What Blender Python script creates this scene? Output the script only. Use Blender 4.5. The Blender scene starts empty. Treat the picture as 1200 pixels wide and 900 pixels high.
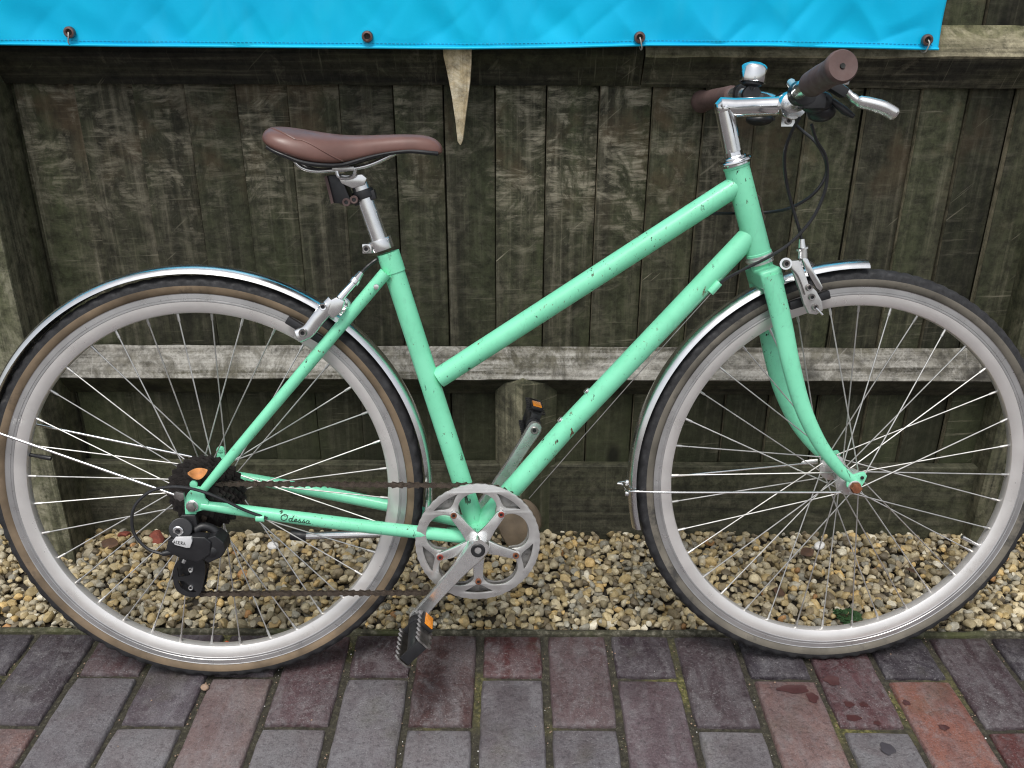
import bpy, bmesh, math, random
import numpy as np
from mathutils import Vector, Matrix, noise as mnoise

random.seed(7); rng = np.random.default_rng(7)
sc = bpy.context.scene
COL = sc.collection

# ------------------------------------------------------------------ camera
F, PIT, YAW, ROL, CH, CD = 1044.225, 0.411149, 0.0462857, 0.00383187, 1.0676237, 1.2232637
XR, XF, LEAN = -0.427671, 0.6076, 0.154096          # hubs along the bike, lean towards the fence
PSI = -0.0472662                                    # fence and paving run at this angle to the bike
P0, X0, Y0, YF = 0.1154846, 0.1171911, 0.0914983, 0.450122
fw = np.array([math.sin(YAW)*math.cos(PIT), math.cos(YAW)*math.cos(PIT), -math.sin(PIT)])
rt = np.cross(fw, [0, 0, 1]); rt /= np.linalg.norm(rt); up = np.cross(rt, fw)
rt, up = rt*math.cos(ROL)+up*math.sin(ROL), -rt*math.sin(ROL)+up*math.cos(ROL)
EYE = np.array([0, -CD, CH])
cam = bpy.data.cameras.new('camera'); co = bpy.data.objects.new('camera', cam); COL.objects.link(co)
cam.sensor_fit = 'HORIZONTAL'; cam.sensor_width = 36; cam.lens = F/1200*36; cam.clip_start = .05; cam.clip_end = 2000
M = Matrix.Identity(4)
for i in range(3):
    M[i][0] = rt[i]; M[i][1] = up[i]; M[i][2] = -fw[i]; M[i][3] = EYE[i]
co.matrix_world = M; sc.camera = co

# ------------------------------------------------------------------ sky, sun, exposure
SUN_EL, SUN_AZ = math.radians(64), math.radians(196)
world = bpy.data.worlds.new("World"); sc.world = world; world.use_nodes = True
wn = world.node_tree.nodes; wl = world.node_tree.links
bg = wn['Background']; sky = wn.new('ShaderNodeTexSky'); sky.sky_type = 'NISHITA'; sky.sun_disc = False
sky.sun_elevation = SUN_EL; sky.sun_rotation = SUN_AZ; sky.dust_density = 3; sky.air_density = 1.2
hs = wn.new('ShaderNodeHueSaturation'); hs.inputs['Saturation'].default_value = .3
wl.new(sky.outputs[0], hs.inputs['Color']); wl.new(hs.outputs[0], bg.inputs[0]); bg.inputs[1].default_value = .115
sd = bpy.data.lights.new('sun', 'SUN'); so = bpy.data.objects.new('sun', sd); COL.objects.link(so)
sd.energy = 1.5; sd.angle = math.radians(22); sd.color = (1, .97, .92)
sdir = Vector((math.sin(SUN_AZ)*math.cos(SUN_EL), math.cos(SUN_AZ)*math.cos(SUN_EL), math.sin(SUN_EL)))
so.rotation_euler = sdir.to_track_quat('Z', 'Y').to_euler()
sc.view_settings.view_transform = 'Standard'; sc.view_settings.look = 'None'
sc.view_settings.exposure = 0.40; sc.view_settings.gamma = 1
sc.cycles.filter_width = 1.15

# ------------------------------------------------------------------ measuring: a pixel of the photograph (1200 x 900) to a point on a known plane
cl, sl = math.cos(LEAN), math.sin(LEAN); cp, sp = math.cos(PSI), math.sin(PSI)
def ray(x, y): return ((x-600)/F)*rt + ((450-y)/F)*up + fw
def B(x, y, by=0.):                                  # bike coordinates, by = distance from the bike's middle plane
    n = np.array([0, cl, -sl]); d = ray(x, y); W = EYE + (by-EYE@n)/(d@n)*d
    return Vector((W[0], W[1]*cl-W[2]*sl, W[1]*sl+W[2]*cl))
def loc(W): return Vector((W[0]*cp+W[1]*sp, -W[0]*sp+W[1]*cp, W[2]))
def Fn(x, y, Y):                                     # fence coordinates on the upright plane at depth Y
    d = ray(x, y); n = np.array([-sp, cp, 0]); return loc(EYE + (Y-EYE@n)/(d@n)*d)
def Gd(x, y, z=0.):                                  # paving coordinates on the level z
    d = ray(x, y); return loc(EYE + (z-EYE[2])/d[2]*d)

# ------------------------------------------------------------------ node helpers
class NT:
    def __init__(s, name):
        s.m = bpy.data.materials.new(name); s.m.use_nodes = True
        s.n = s.m.node_tree.nodes; s.l = s.m.node_tree.links
        s.b = s.n['Principled BSDF']
    def put(s, i, v):
        if hasattr(v, 'links') or isinstance(v, bpy.types.NodeSocket): s.l.new(v, i)
        else:
            if isinstance(v, tuple) and len(v) == 3 and i.type == 'RGBA': v = v+(1,)
            i.default_value = v
    def set(s, **k):
        nm = dict(base='Base Color', rough='Roughness', metal='Metallic', normal='Normal', coat='Coat Weight', spec='Specular IOR Level', coat_rough='Coat Roughness', sheen='Sheen Weight')
        for a, v in k.items(): s.put(s.b.inputs[nm[a]], v)
        return s
    def coord(s, kind='Object'): return s.n.new('ShaderNodeTexCoord').outputs[kind]
    def info(s, what='Random'): return s.n.new('ShaderNodeObjectInfo').outputs[what]
    def vmath(s, op, a, b):
        x = s.n.new('ShaderNodeVectorMath'); x.operation = op; s.put(x.inputs[0], a); s.put(x.inputs[1], b); return x.outputs[0]
    def math(s, op, a, b=0., c=0.):
        x = s.n.new('ShaderNodeMath'); x.operation = op; s.put(x.inputs[0], a); s.put(x.inputs[1], b); s.put(x.inputs[2], c); return x.outputs[0]
    def noise(s, vec, scale=5, detail=4, rough=.55, dist=0.):
        x = s.n.new('ShaderNodeTexNoise'); s.put(x.inputs['Vector'], vec); x.inputs['Scale'].default_value = scale
        x.inputs['Detail'].default_value = detail; x.inputs['Roughness'].default_value = rough; x.inputs['Distortion'].default_value = dist
        return x.outputs[0]
    def voro(s, vec, scale=5, feature='F1'):
        x = s.n.new('ShaderNodeTexVoronoi'); x.feature = feature; s.put(x.inputs['Vector'], vec); x.inputs['Scale'].default_value = scale
        return x.outputs[0]
    def ramp(s, fac, *stops):
        x = s.n.new('ShaderNodeValToRGB'); s.put(x.inputs[0], fac); e = x.color_ramp.elements
        while len(e) < len(stops): e.new(.5)
        for i, (p, c) in enumerate(stops):
            e[i].position = p; e[i].color = (c, c, c, 1) if isinstance(c, (int, float)) else tuple(c)+(1,)
        return x.outputs[0]
    def mix(s, fac, a, b, mode='MIX'):
        x = s.n.new('ShaderNodeMix'); x.data_type = 'RGBA'; x.blend_type = mode
        s.put(x.inputs[0], fac); s.put(x.inputs[6], a); s.put(x.inputs[7], b); return x.outputs[2]
    def bump(s, h, strength=.3, dist=.002, normal=None):
        x = s.n.new('ShaderNodeBump'); x.inputs['Strength'].default_value = strength; x.inputs['Distance'].default_value = dist
        s.put(x.inputs['Height'], h)
        if normal is not None: s.put(x.inputs['Normal'], normal)
        return x.outputs[0]
    def scaled(s, vec, v): return s.vmath('MULTIPLY', vec, v)
    def offs(s, kind='Object', k=17.):
        r = s.info('Random'); cb = s.n.new('ShaderNodeCombineXYZ')
        for i in range(3): s.put(cb.inputs[i], s.math('MULTIPLY', r, k*(1+i*.37)))
        return s.vmath('ADD', s.coord(kind), cb.outputs[0])

def plain(name, base, rough=.5, metal=0., var=.25, scale=40, bump=.1, coat=0., grime=None, gth=.6):
    t = NT(name); v = t.coord()
    n = t.noise(v, scale, 5)
    lo = tuple(max(0, c*(1-var)) for c in base); hi = tuple(min(1, c*(1+var)) for c in base)
    c = t.ramp(n, (.3, lo), (.7, hi))
    r = t.ramp(t.noise(v, scale*2.3, 4), (.3, max(.02, rough*.75)), (.7, min(1, rough*1.25)))
    if grime:
        g = t.ramp(t.noise(v, scale*.7, 6, .7), (gth, 0), (min(1, gth+.12), 1))
        c = t.mix(g, c, grime); r = t.mix(g, r, (.8, .8, .8))
        t.set(metal=t.math('MULTIPLY', t.math('SUBTRACT', 1., g), metal))
    else: t.set(metal=metal)
    t.set(base=c, rough=r, coat=coat)
    if bump: t.set(normal=t.bump(t.noise(v, scale*6, 3), bump, .0006))
    return t.m

# weathered fence timber; grain runs along axis 2 (upright) or 0 (level)
def timber(name, axis, dark, mid, light, green, worn=.55, wear_amt=1., saw=True, band=False):
    t = NT(name); v = t.offs()
    st = (70, 70, 2.2) if axis == 2 else (2.2, 70, 70)
    st2 = (9, 9, 1.1) if axis == 2 else (1.1, 9, 9)
    cr = (7, 7, 160) if axis == 2 else (160, 7, 7)
    gr = t.noise(t.scaled(v, st), 1, 6, .65, .3)
    big = t.noise(t.scaled(v, st2), 1, 4, .6, .6)
    c = t.ramp(gr, (.3, dark), (.52, mid), (.72, tuple(.6*a+.4*b for a, b in zip(mid, light))))
    rnd = t.info('Random')
    c = t.mix(t.ramp(big, (.42, 0), (.66, .85)), c, green)
    blot = t.noise(v, 13, 6, .7, 1.2)
    cut = t.noise(t.scaled(v, cr), 1, 5, .7)
    grit = t.noise(v, 190, 4, .7)
    mott = t.ramp(t.noise(v, 48, 5, .75), (.36, .45), (.6, 1.15))
    c = t.mix(1., c, mott, 'MULTIPLY')
    w = t.math('MULTIPLY', t.ramp(blot, (worn-.05, 0), (worn+.11, 1)), t.ramp(t.math('ADD', t.math('MULTIPLY', gr, .6), t.math('MULTIPLY', grit, .4)), (.4, 0), (.62, 1)))
    if band:                                           # rubbed most at handlebar and saddle height, darker and greener near the ground
        sx = t.n.new('ShaderNodeSeparateXYZ'); t.put(sx.inputs[0], t.coord()); z = t.math('ADD', sx.outputs[2], t.math('MULTIPLY', t.noise(t.coord(), 5, 3), .25))
        w = t.math('MULTIPLY', w, t.ramp(z, (.50, .10), (.72, .35), (.88, 1.), (1.08, .5)))
        w = t.math('MULTIPLY', t.ramp(blot, (.46, 0), (.58, 1)), t.ramp(t.noise(t.scaled(v, (16, 16, 85)), 1, 5, .75, .5), (.42, 0), (.62, 1)))   # scuffs broken up by the saw marks
        w = t.math('MULTIPLY', w, t.ramp(z, (.52, .06), (.74, .3), (.90, 1.), (1.0, .8)))
        xr = t.math('ADD', sx.outputs[0], t.math('MULTIPLY', t.noise(t.coord(), 3, 2), .3))
        w = t.math('MULTIPLY', w, t.ramp(xr, (.45, 1.), (.60, .28)))
        w = t.math('MULTIPLY', w, t.ramp(t.math('FRACT', t.math('MULTIPLY', rnd, 7.3)), (0, .5), (1, 1.)))
        brn = t.ramp(t.noise(v, 9, 4, .6), (.52, 0), (.64, .5)); c = t.mix(t.math('MULTIPLY', brn, t.ramp(z, (.78, 0), (.94, 1))), c, (.088, .060, .034))
        c = t.mix(t.ramp(z, (.30, .55), (.62, 0)), c, t.mix(1., green, (.8, .8, .8), 'MULTIPLY'))
    c = t.mix(t.math('MULTIPLY', w, wear_amt), c, light)
    if saw:
        s = t.math('MULTIPLY', t.ramp(cut, (.58, 0), (.72, 1)), t.ramp(t.noise(v, 6, 3), (.45, 0), (.62, .55)))
        c = t.mix(s, c, light)
        sv = t.scaled(v, (60, 9, 9) if axis == 2 else (9, 9, 60))
        rot = t.n.new('ShaderNodeVectorRotate'); rot.inputs['Axis'].default_value = (0, 1, 0); rot.inputs['Angle'].default_value = .7
        t.put(rot.inputs['Vector'], t.scaled(v, (1, 1, 1)))
        sc2 = t.ramp(t.noise(t.scaled(rot.outputs[0], (7, 7, 130)), 1, 2, .5), (.70, 0), (.76, .6))
        c = t.mix(t.math('MULTIPLY', sc2, t.ramp(t.noise(v, 4.3, 2), (.5, 0), (.6, 1))), c, light)
    # knots
    kv = t.voro(t.scaled(v, (6, 6, 3.2) if axis == 2 else (3.2, 6, 6)), 1)
    c = t.mix(t.ramp(kv, (.05, .85), (.12, 0)), c, tuple(.45*a for a in dark))
    tone = t.ramp(rnd, (0., .62), (.5, 1.), (1., 1.38))
    c = t.mix(1., c, tone, 'MULTIPLY')
    h = t.math('ADD', t.math('MULTIPLY', gr, 1.), t.math('ADD', t.math('MULTIPLY', cut, .35), t.math('MULTIPLY', grit, .5)))
    t.set(base=c, rough=.82, spec=.3, normal=t.bump(h, .55, .003))
    return t.m

M_BOARD = timber('dark fence timber', 2, (.017, .017, .011), (.050, .048, .031), (.30, .272, .205), (.046, .053, .026), .55, .95, True, True)
M_LITEDGE = timber('lit board edge', 2, (.08, .072, .048), (.19, .17, .11), (.38, .33, .23), (.08, .082, .045), .45, .9, False)  # pale tone paints light onto the boards' left edges
M_RAILT = timber('dark rail timber', 0, (.012, .012, .010), (.032, .030, .022), (.26, .235, .17), (.045, .045, .02), .62, .6)
M_RAILO = timber('brown rail timber', 0, (.05, .045, .03), (.135, .12, .08), (.32, .29, .20), (.10, .10, .05), .47, .9)
M_RAILM = timber('pale grey rail timber', 0, (.07, .064, .052), (.24, .225, .19), (.62, .60, .55), (.15, .14, .10), .46, 1.)
M_GRAVB = timber('gravel board timber', 0, (.024, .024, .017), (.055, .054, .037), (.13, .12, .085), (.058, .062, .032), .57, .8)
M_POST = timber('green post timber', 2, (.05, .05, .032), (.15, .148, .095), (.36, .34, .25), (.085, .095, .045), .5, .9)
M_POSTD = timber('dull post timber', 2, (.035, .035, .024), (.088, .085, .056), (.20, .185, .125), (.07, .077, .036), .52, .9, False)
M_STAKE = timber('split stake timber', 2, (.17, .12, .06), (.40, .32, .20), (.62, .57, .45), (.30, .24, .13), .5, .8, False)

t = NT('mint paint'); v = t.coord()
mask = t.ramp(t.noise(v, 9, 3), (.48, 0), (.64, 1))
ch = t.ramp(t.noise(t.scaled(v, (1, 1, .55)), 230, 4, .6), (.64, 0), (.665, 1))
chip = t.math('MULTIPLY', ch, mask)
pc = t.ramp(t.noise(v, 14, 4), (.3, (.20, .69, .43)), (.7, (.25, .79, .51)))
pc = t.mix(t.ramp(t.noise(v, 60, 5, .7), (.55, 0), (.75, .22)), pc, (.12, .36, .22))
ch2 = t.math('MULTIPLY', t.ramp(t.noise(t.scaled(v, (1, 1, .4)), 75, 6, .7), (.625, 0), (.65, 1)), t.ramp(t.noise(v, 6.3, 3), (.50, 0), (.57, 1)))
chip = t.math('MAXIMUM', chip, ch2)
pc = t.mix(t.ramp(t.noise(t.scaled(v, (4, 4, 1)), 22, 5, .7), (.58, 0), (.8, .3)), pc, (.10, .22, .14))
pc = t.mix(chip, pc, t.mix(t.ramp(t.noise(v, 31, 2), (.5, 0), (.56, 1)), (.018, .014, .010), (.15, .055, .025)))
t.set(base=pc, rough=t.mix(chip, (.36, .36, .36), (.85, .85, .85)), coat=.15, normal=t.bump(t.math('SUBTRACT', t.math('MULTIPLY', t.noise(v, 70, 3), .25), chip), .35, .0006))
M_MINT = t.m

M_CHROME = plain('polished steel', (.78, .78, .78), .13, 1., .12, 30, .03)
M_GUARD = plain('satin mudguard steel', (.80, .80, .80), .23, 1., .07, 20, .0)
M_CRANK = plain('satin crank alloy', (.84, .84, .83), .27, .9, .08, 25, 0)
M_ALU = plain('worn aluminium', (.70, .69, .675), .33, .8, .14, 35, .04, grime=(.16, .14, .12), gth=.68)
M_ALUB = plain('bright aluminium', (.82, .82, .82), .22, .95, .08, 25, 0)
M_RIM = plain('rim body', (.78, .755, .735), .34, .6, .08, 14, .05, grime=(.30, .28, .26), gth=.62)
M_TRACK = plain('rim brake track', (.48, .475, .475), .33, .7, .12, 22, .05, grime=(.22, .21, .2), gth=.62)
M_TREAD = plain('tyre rubber', (.022, .022, .024), .75, 0., .35, 60, .5, grime=(.09, .085, .08), gth=.66)
M_WALL = plain('tan tyre sidewall', (.175, .128, .082), .8, 0., .35, 22, .3, grime=(.05, .042, .036), gth=.60)
M_WALLG = plain('grey tyre sidewall', (.15, .135, .11), .8, 0., .3, 18, .3, grime=(.045, .043, .04), gth=.54)
M_BLACK = plain('black plastic', (.016, .016, .018), .42, 0., .3, 50, .15)
M_CABLE = plain('black cable housing', (.02, .02, .022), .38, 0., .2, 50, .0)
M_CHAIN = plain('oily brown steel', (.10, .078, .062), .55, .6, .4, 160, .3)
M_SPROK = plain('black dirty sprocket', (.035, .03, .028), .5, .6, .4, 120, .3, grime=(.02, .016, .014), gth=.5)
M_RUST = plain('rusty steel', (.19, .065, .028), .85, .1, .5, 140, .5)
M_SPOKE = plain('spoke steel', (.60, .59, .57), .36, .8, .15, 60, .0)
M_INNER = plain('shaded grimy ring', (.30, .29, .28), .5, .6, .25, 60, .1, grime=(.06, .055, .05), gth=.55)  # darkened to stand in for shadow behind the outer ring, plus grime
M_STEELD = plain('dull bolt steel', (.30, .28, .27), .4, .9, .3, 80, .2)
M_SADDLE = plain('brown saddle cover', (.152, .075, .061), .40, 0., .16, 24, .12, grime=(.22, .13, .12), gth=.7)
M_GRIP = plain('brown grip rubber', (.115, .073, .067), .72, 0., .2, 40, .25)
M_ORANGE = plain('orange reflector', (.95, .30, .015), .18, 0., .12, 300, .5, coat=.5)
M_WHITEP = plain('silver label', (.62, .62, .63), .35, .0, .05, 60, .0)
M_INK = plain('black ink', (.01, .012, .01), .6, 0., .1, 50, .0)
M_RED = plain('dull red bolt', (.28, .05, .035), .6, .3, .3, 90, .2)
M_EYE = plain('bronze eyelet', (.20, .125, .11), .4, .8, .3, 80, .1)
M_LEAFO = plain('dry orange leaf', (.60, .25, .08), .7, 0., .35, 70, .3)
M_LEAFB = plain('dead brown leaf', (.09, .05, .03), .8, 0., .4, 70, .3)
M_WEED = plain('weed green', (.03, .075, .024), .6, 0., .4, 60, .3)
M_STONE = plain('field stone', (.17, .13, .09), .85, 0., .4, 18, .8)
M_WHITE = plain('white pebble', (.80, .79, .77), .6, 0., .06, 40, .3)
M_BRICKR = plain('broken red brick', (.22, .06, .04), .9, 0., .35, 60, .8)
M_STRING = plain('pale string', (.5, .48, .44), .8, 0., .2, 60, .2)
M_CHIP = plain('tan stone chip', (.35, .24, .17), .85, 0., .2, 60, .5)

# ------------------------------------------------------------------ mesh helpers
def lerp(a, b, t): return a+(b-a)*t
class MB:
    def __init__(s): s.v = []; s.f = []; s.m = []
    def add(s, vs, fs, mat=0):
        o = len(s.v); s.v += [Vector(x) for x in vs]
        for i, f in enumerate(fs):
            s.f.append([o+k for k in f]); s.m.append(mat[i] if isinstance(mat, list) else mat)
        return s
    def tube(s, pts, r, seg=14, mat=0, caps=True, flat=1., ref=None, closed=False):
        pts = [Vector(p) for p in pts]; n = len(pts)
        rr = r if isinstance(r, (list, tuple)) else [r]*n
        T = []
        for i in range(n):
            a = pts[(i-1) % n] if (i > 0 or closed) else pts[i]; b = pts[(i+1) % n] if (i < n-1 or closed) else pts[i]
            T.append((b-a).normalized())
        nr = Vector(ref) if ref else (Vector((0, 1, 0)) if abs(T[0].y) < .9 else Vector((0, 0, 1)))
        vs = []
        for i in range(n):
            nr = (nr-T[i]*nr.dot(T[i])).normalized(); bn = T[i].cross(nr)
            for k in range(seg):
                a = 2*math.pi*k/seg; vs.append(pts[i]+nr*(math.cos(a)*rr[i]*flat)+bn*(math.sin(a)*rr[i]))
        fs = []
        for i in range(n if closed else n-1):
            j = (i+1) % n
            for k in range(seg): fs.append([i*seg+k, i*seg+(k+1) % seg, j*seg+(k+1) % seg, j*seg+k])
        if caps and not closed: fs.append(list(range(seg))[::-1]); fs.append([(n-1)*seg+k for k in range(seg)])
        return s.add(vs, fs, mat)
    def lathe(s, prof, o, ax, seg=24, mat=0, closed=False, mats=None):
        o = Vector(o); ax = Vector(ax).normalized()
        u = (Vector((1, 0, 0)) if abs(ax.x) < .9 else Vector((0, 0, 1))); u = (u-ax*u.dot(ax)).normalized(); w = ax.cross(u)
        vs = []; n = len(prof)
        for k in range(seg):
            a = 2*math.pi*k/seg; d = u*math.cos(a)+w*math.sin(a)
            for (r, h) in prof: vs.append(o+d*r+ax*h)
        fs = []; ms = []
        for k in range(seg):
            k2 = (k+1) % seg
            for i in range(n if closed else n-1):
                j = (i+1) % n; fs.append([k*n+i, k2*n+i, k2*n+j, k*n+j]); ms.append(mats[i] if mats else mat)
        return s.add(vs, fs, ms)
    def box(s, c, size, mat=0, R=None):
        c = Vector(c); x, y, z = [a/2 for a in size]
        vs = [Vector((i*x, j*y, k*z)) for i in (-1, 1) for j in (-1, 1) for k in (-1, 1)]
        if R is not None: vs = [R @ a for a in vs]
        return s.add([c+a for a in vs], [[0, 1, 3, 2], [4, 6, 7, 5], [0, 4, 5, 1], [2, 3, 7, 6], [0, 2, 6, 4], [1, 5, 7, 3]], mat)
    def slab(s, poly, d, mat=0):                     # poly: points, d: extrusion vector
        n = len(poly); d = Vector(d); vs = [Vector(p) for p in poly]+[Vector(p)+d for p in poly]
        return s.add(vs, [list(range(n))[::-1], list(range(n, 2*n))]+[[i, (i+1) % n, n+(i+1) % n, n+i] for i in range(n)], mat)
    def ball(s, c, r, mat=0, seg=14, rings=8, R=None):
        c = Vector(c); rx, ry, rz = r if isinstance(r, (tuple, list)) else (r, r, r)
        vs = []; fs = []
        for i in range(rings+1):
            a = math.pi*i/rings
            for k in range(seg):
                b = 2*math.pi*k/seg; p = Vector((rx*math.sin(a)*math.cos(b), ry*math.sin(a)*math.sin(b), rz*math.cos(a)))
                vs.append(c+(R @ p if R is not None else p))
        for i in range(rings):
            for k in range(seg): fs.append([i*seg+k, (i+1)*seg+k, (i+1)*seg+(k+1) % seg, i*seg+(k+1) % seg])
        return s.add(vs, fs, mat)
    def build(s, name, mats, parent=None, bevel=0., seg=2, sharp=38, subsurf=0, weld=True):
        bm = bmesh.new(); vv = [bm.verts.new(p) for p in s.v]
        for f, m in zip(s.f, s.m):
            try: q = bm.faces.new([vv[i] for i in f]); q.material_index = m; q.smooth = True
            except ValueError: pass
        if weld: bmesh.ops.remove_doubles(bm, verts=bm.verts, dist=1e-6)
        bmesh.ops.recalc_face_normals(bm, faces=bm.faces)
        if bevel:
            es = [e for e in bm.edges if len(e.link_faces) == 2 and e.calc_face_angle(0) > math.radians(30)]
            bmesh.ops.bevel(bm, geom=es, offset=bevel, segments=seg, profile=.6, affect='EDGES', clamp_overlap=True)
            for f in bm.faces: f.smooth = True
        me = bpy.data.meshes.new(name); bm.to_mesh(me); bm.free()
        for m in (mats if isinstance(mats, (list, tuple)) else [mats]): me.materials.append(m)
        me.set_sharp_from_angle(angle=math.radians(sharp))
        o = bpy.data.objects.new(name, me); COL.objects.link(o)
        if parent: o.parent = parent
        if subsurf:
            md = o.modifiers.new('subdivision', 'SUBSURF'); md.levels = md.render_levels = subsurf
        return o
def tag(o, label=None, cat=None, group=None, kind=None):
    for k, x in (('label', label), ('category', cat), ('group', group), ('kind', kind)):
        if x: o[k] = x
    return o
def empty(name, l=(0, 0, 0), rot=(0, 0, 0)):
    o = bpy.data.objects.new(name, None); COL.objects.link(o); o.location = l; o.rotation_euler = rot; o.empty_display_size = .05; return o
def smooth_path(pts, n=8):                            # Catmull-Rom through the points
    P = [Vector(p) for p in pts]; P = [P[0]*2-P[1]]+P+[P[-1]*2-P[-2]]; out = []
    for i in range(1, len(P)-2):
        a, b, c, d = P[i-1:i+3]
        for k in range(n):
            t = k/n; out.append(.5*((2*b)+(c-a)*t+(2*a-5*b+4*c-d)*t*t+(3*b-a-3*c+d)*t**3))
    out.append(P[-2]); return out
def plate(outer, holes, th, bev=0.):                  # flat plate with holes in the XY plane -> (verts, faces)
    cu = bpy.data.curves.new('plate', 'CURVE'); cu.dimensions = '2D'; cu.fill_mode = 'BOTH'; cu.extrude = th/2-bev; cu.bevel_depth = bev; cu.bevel_resolution = 1; cu.offset = -bev
    for poly in [outer]+holes:
        sp_ = cu.splines.new('POLY'); sp_.points.add(len(poly)-1); sp_.use_cyclic_u = True
        for p, q in zip(sp_.points, poly): p.co = (q[0], q[1], 0, 1)
    o = bpy.data.objects.new('plate', cu); COL.objects.link(o)
    me = bpy.data.meshes.new_from_object(o.evaluated_get(bpy.context.evaluated_depsgraph_get()))
    vs = [v.co.copy() for v in me.vertices]; fs = [list(p.vertices) for p in me.polygons]
    bpy.data.objects.remove(o); bpy.data.curves.remove(cu); bpy.data.meshes.remove(me)
    return vs, fs
YV = Vector((0, 1, 0))

# ================================================================== THE SETTING
# ground: one sheet to the horizon
t = NT('far ground'); v = t.coord()
br = t.n.new('ShaderNodeTexBrick'); t.put(br.inputs['Vector'], v); br.inputs['Scale'].default_value = 4.4
br.inputs['Color1'].default_value = (.13, .12, .125, 1); br.inputs['Color2'].default_value = (.12, .085, .085, 1); br.inputs['Mortar'].default_value = (.04, .04, .025, 1)
br.inputs['Mortar Size'].default_value = .03
t.set(base=t.mix(t.ramp(t.noise(v, 30, 5), (.3, 0), (.7, .5)), br.outputs[0], (.07, .065, .065)), rough=.7)
g = MB().add([(-300, -300, -.05), (300, -300, -.05), (300, 300, -.05), (-300, 300, -.05)], [[0, 1, 2, 3]]).build('ground', t.m)
tag(g, 'wide flat paved ground running off beyond the photo', None, None, 'structure')

# paving bed with mossy joints
t = NT('mossy joint'); v = t.coord()
c = t.ramp(t.noise(v, 120, 6, .7), (.3, (.018, .016, .012)), (.52, (.05, .045, .032)), (.75, (.13, .12, .08)))
c = t.mix(t.ramp(t.noise(v, 4.5, 3), (.54, 0), (.68, .85)), c, t.mix(t.ramp(t.noise(v, 150, 4), (.4, 0), (.65, 1)), (.06, .062, .02), (.24, .22, .075)))
c = t.mix(t.ramp(t.noise(v, 300, 3, .6), (.66, 0), (.7, .8)), c, (.3, .28, .22))
t.set(base=c, rough=.95, normal=t.bump(t.noise(v, 220, 5, .7), 1., .004)); M_JOINT = t.m
pv = MB(); nx, ny = 240, 90
xs = np.linspace(-1.75, 2.0, nx); ys = np.linspace(-1.05, Y0+.008, ny)
vs = [(x, y, -.0085+.0035*mnoise.noise((x*60, y*60, 3))) for y in ys for x in xs]
vs = [(x, y, z if y < Y0-.004 else z+.0075) for x, y, z in vs]
pv.add(vs, [[j*nx+i, j*nx+i+1, (j+1)*nx+i+1, (j+1)*nx+i] for j in range(ny-1) for i in range(nx-1)])
paving = pv.build('paving', M_JOINT); paving.rotation_euler.z = PSI
tag(paving, 'block paving with mossy joints along the gravel strip', None, None, 'structure')

# paver material: colour comes from the object's own colour
t = NT('fired paver'); v = t.offs(k=31.)
oc = t.info('Color')
n1 = t.noise(v, 16, 5, .6, .5); n2 = t.noise(v, 130, 5, .7); n3 = t.noise(t.scaled(v, (30, 9, 30)), 1, 4, .6, 1.)
c = t.mix(t.ramp(n1, (.36, 0), (.66, .75)), oc, t.mix(1., oc, (.72, .60, .60), 'MULTIPLY'))
c = t.mix(t.ramp(n3, (.42, 0), (.72, .42)), c, (.235, .23, .24))
c = t.mix(t.ramp(t.noise(v, 38, 6, .75, .8), (.5, 0), (.7, .5)), c, (.26, .25, .255))
c = t.mix(t.ramp(n2, (.33, .75), (.5, 0)), c, t.mix(1., c, (.45, .42, .44), 'MULTIPLY'))
c = t.mix(t.ramp(t.noise(v, 330, 4, .75), (.36, .6), (.5, 0)), c, t.mix(1., c, (.42, .4, .42), 'MULTIPLY'))
c = t.mix(t.ramp(t.noise(v, 300, 4, .7), (.58, 0), (.68, .55)), c, (.34, .33, .335))
c = t.mix(t.ramp(t.noise(v, 7, 4, .6), (.6, 0), (.75, .35)), c, (.085, .085, .045))
geo = t.n.new('ShaderNodeNewGeometry').outputs['Position']
dm = t.ramp(t.noise(geo, 5.5, 5, .65, .6), (.5, 0), (.62, 1))      # damp patches cross the joints
c = t.mix(t.math('MULTIPLY', dm, .42), c, t.mix(1., c, (.5, .42, .45), 'MULTIPLY'))
t.set(base=c, rough=t.math('SUBTRACT', t.ramp(n1, (.3, .42), (.7, .68)), t.math('MULTIPLY', dm, .14)), spec=.5, normal=t.bump(t.math('ADD', t.math('MULTIPLY', n1, .8), t.math('ADD', t.math('MULTIPLY', n2, .5), t.math('MULTIPLY', t.noise(v, 380, 4, .7), .45))), .85, .0045)); M_PAVER = t.m
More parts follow.
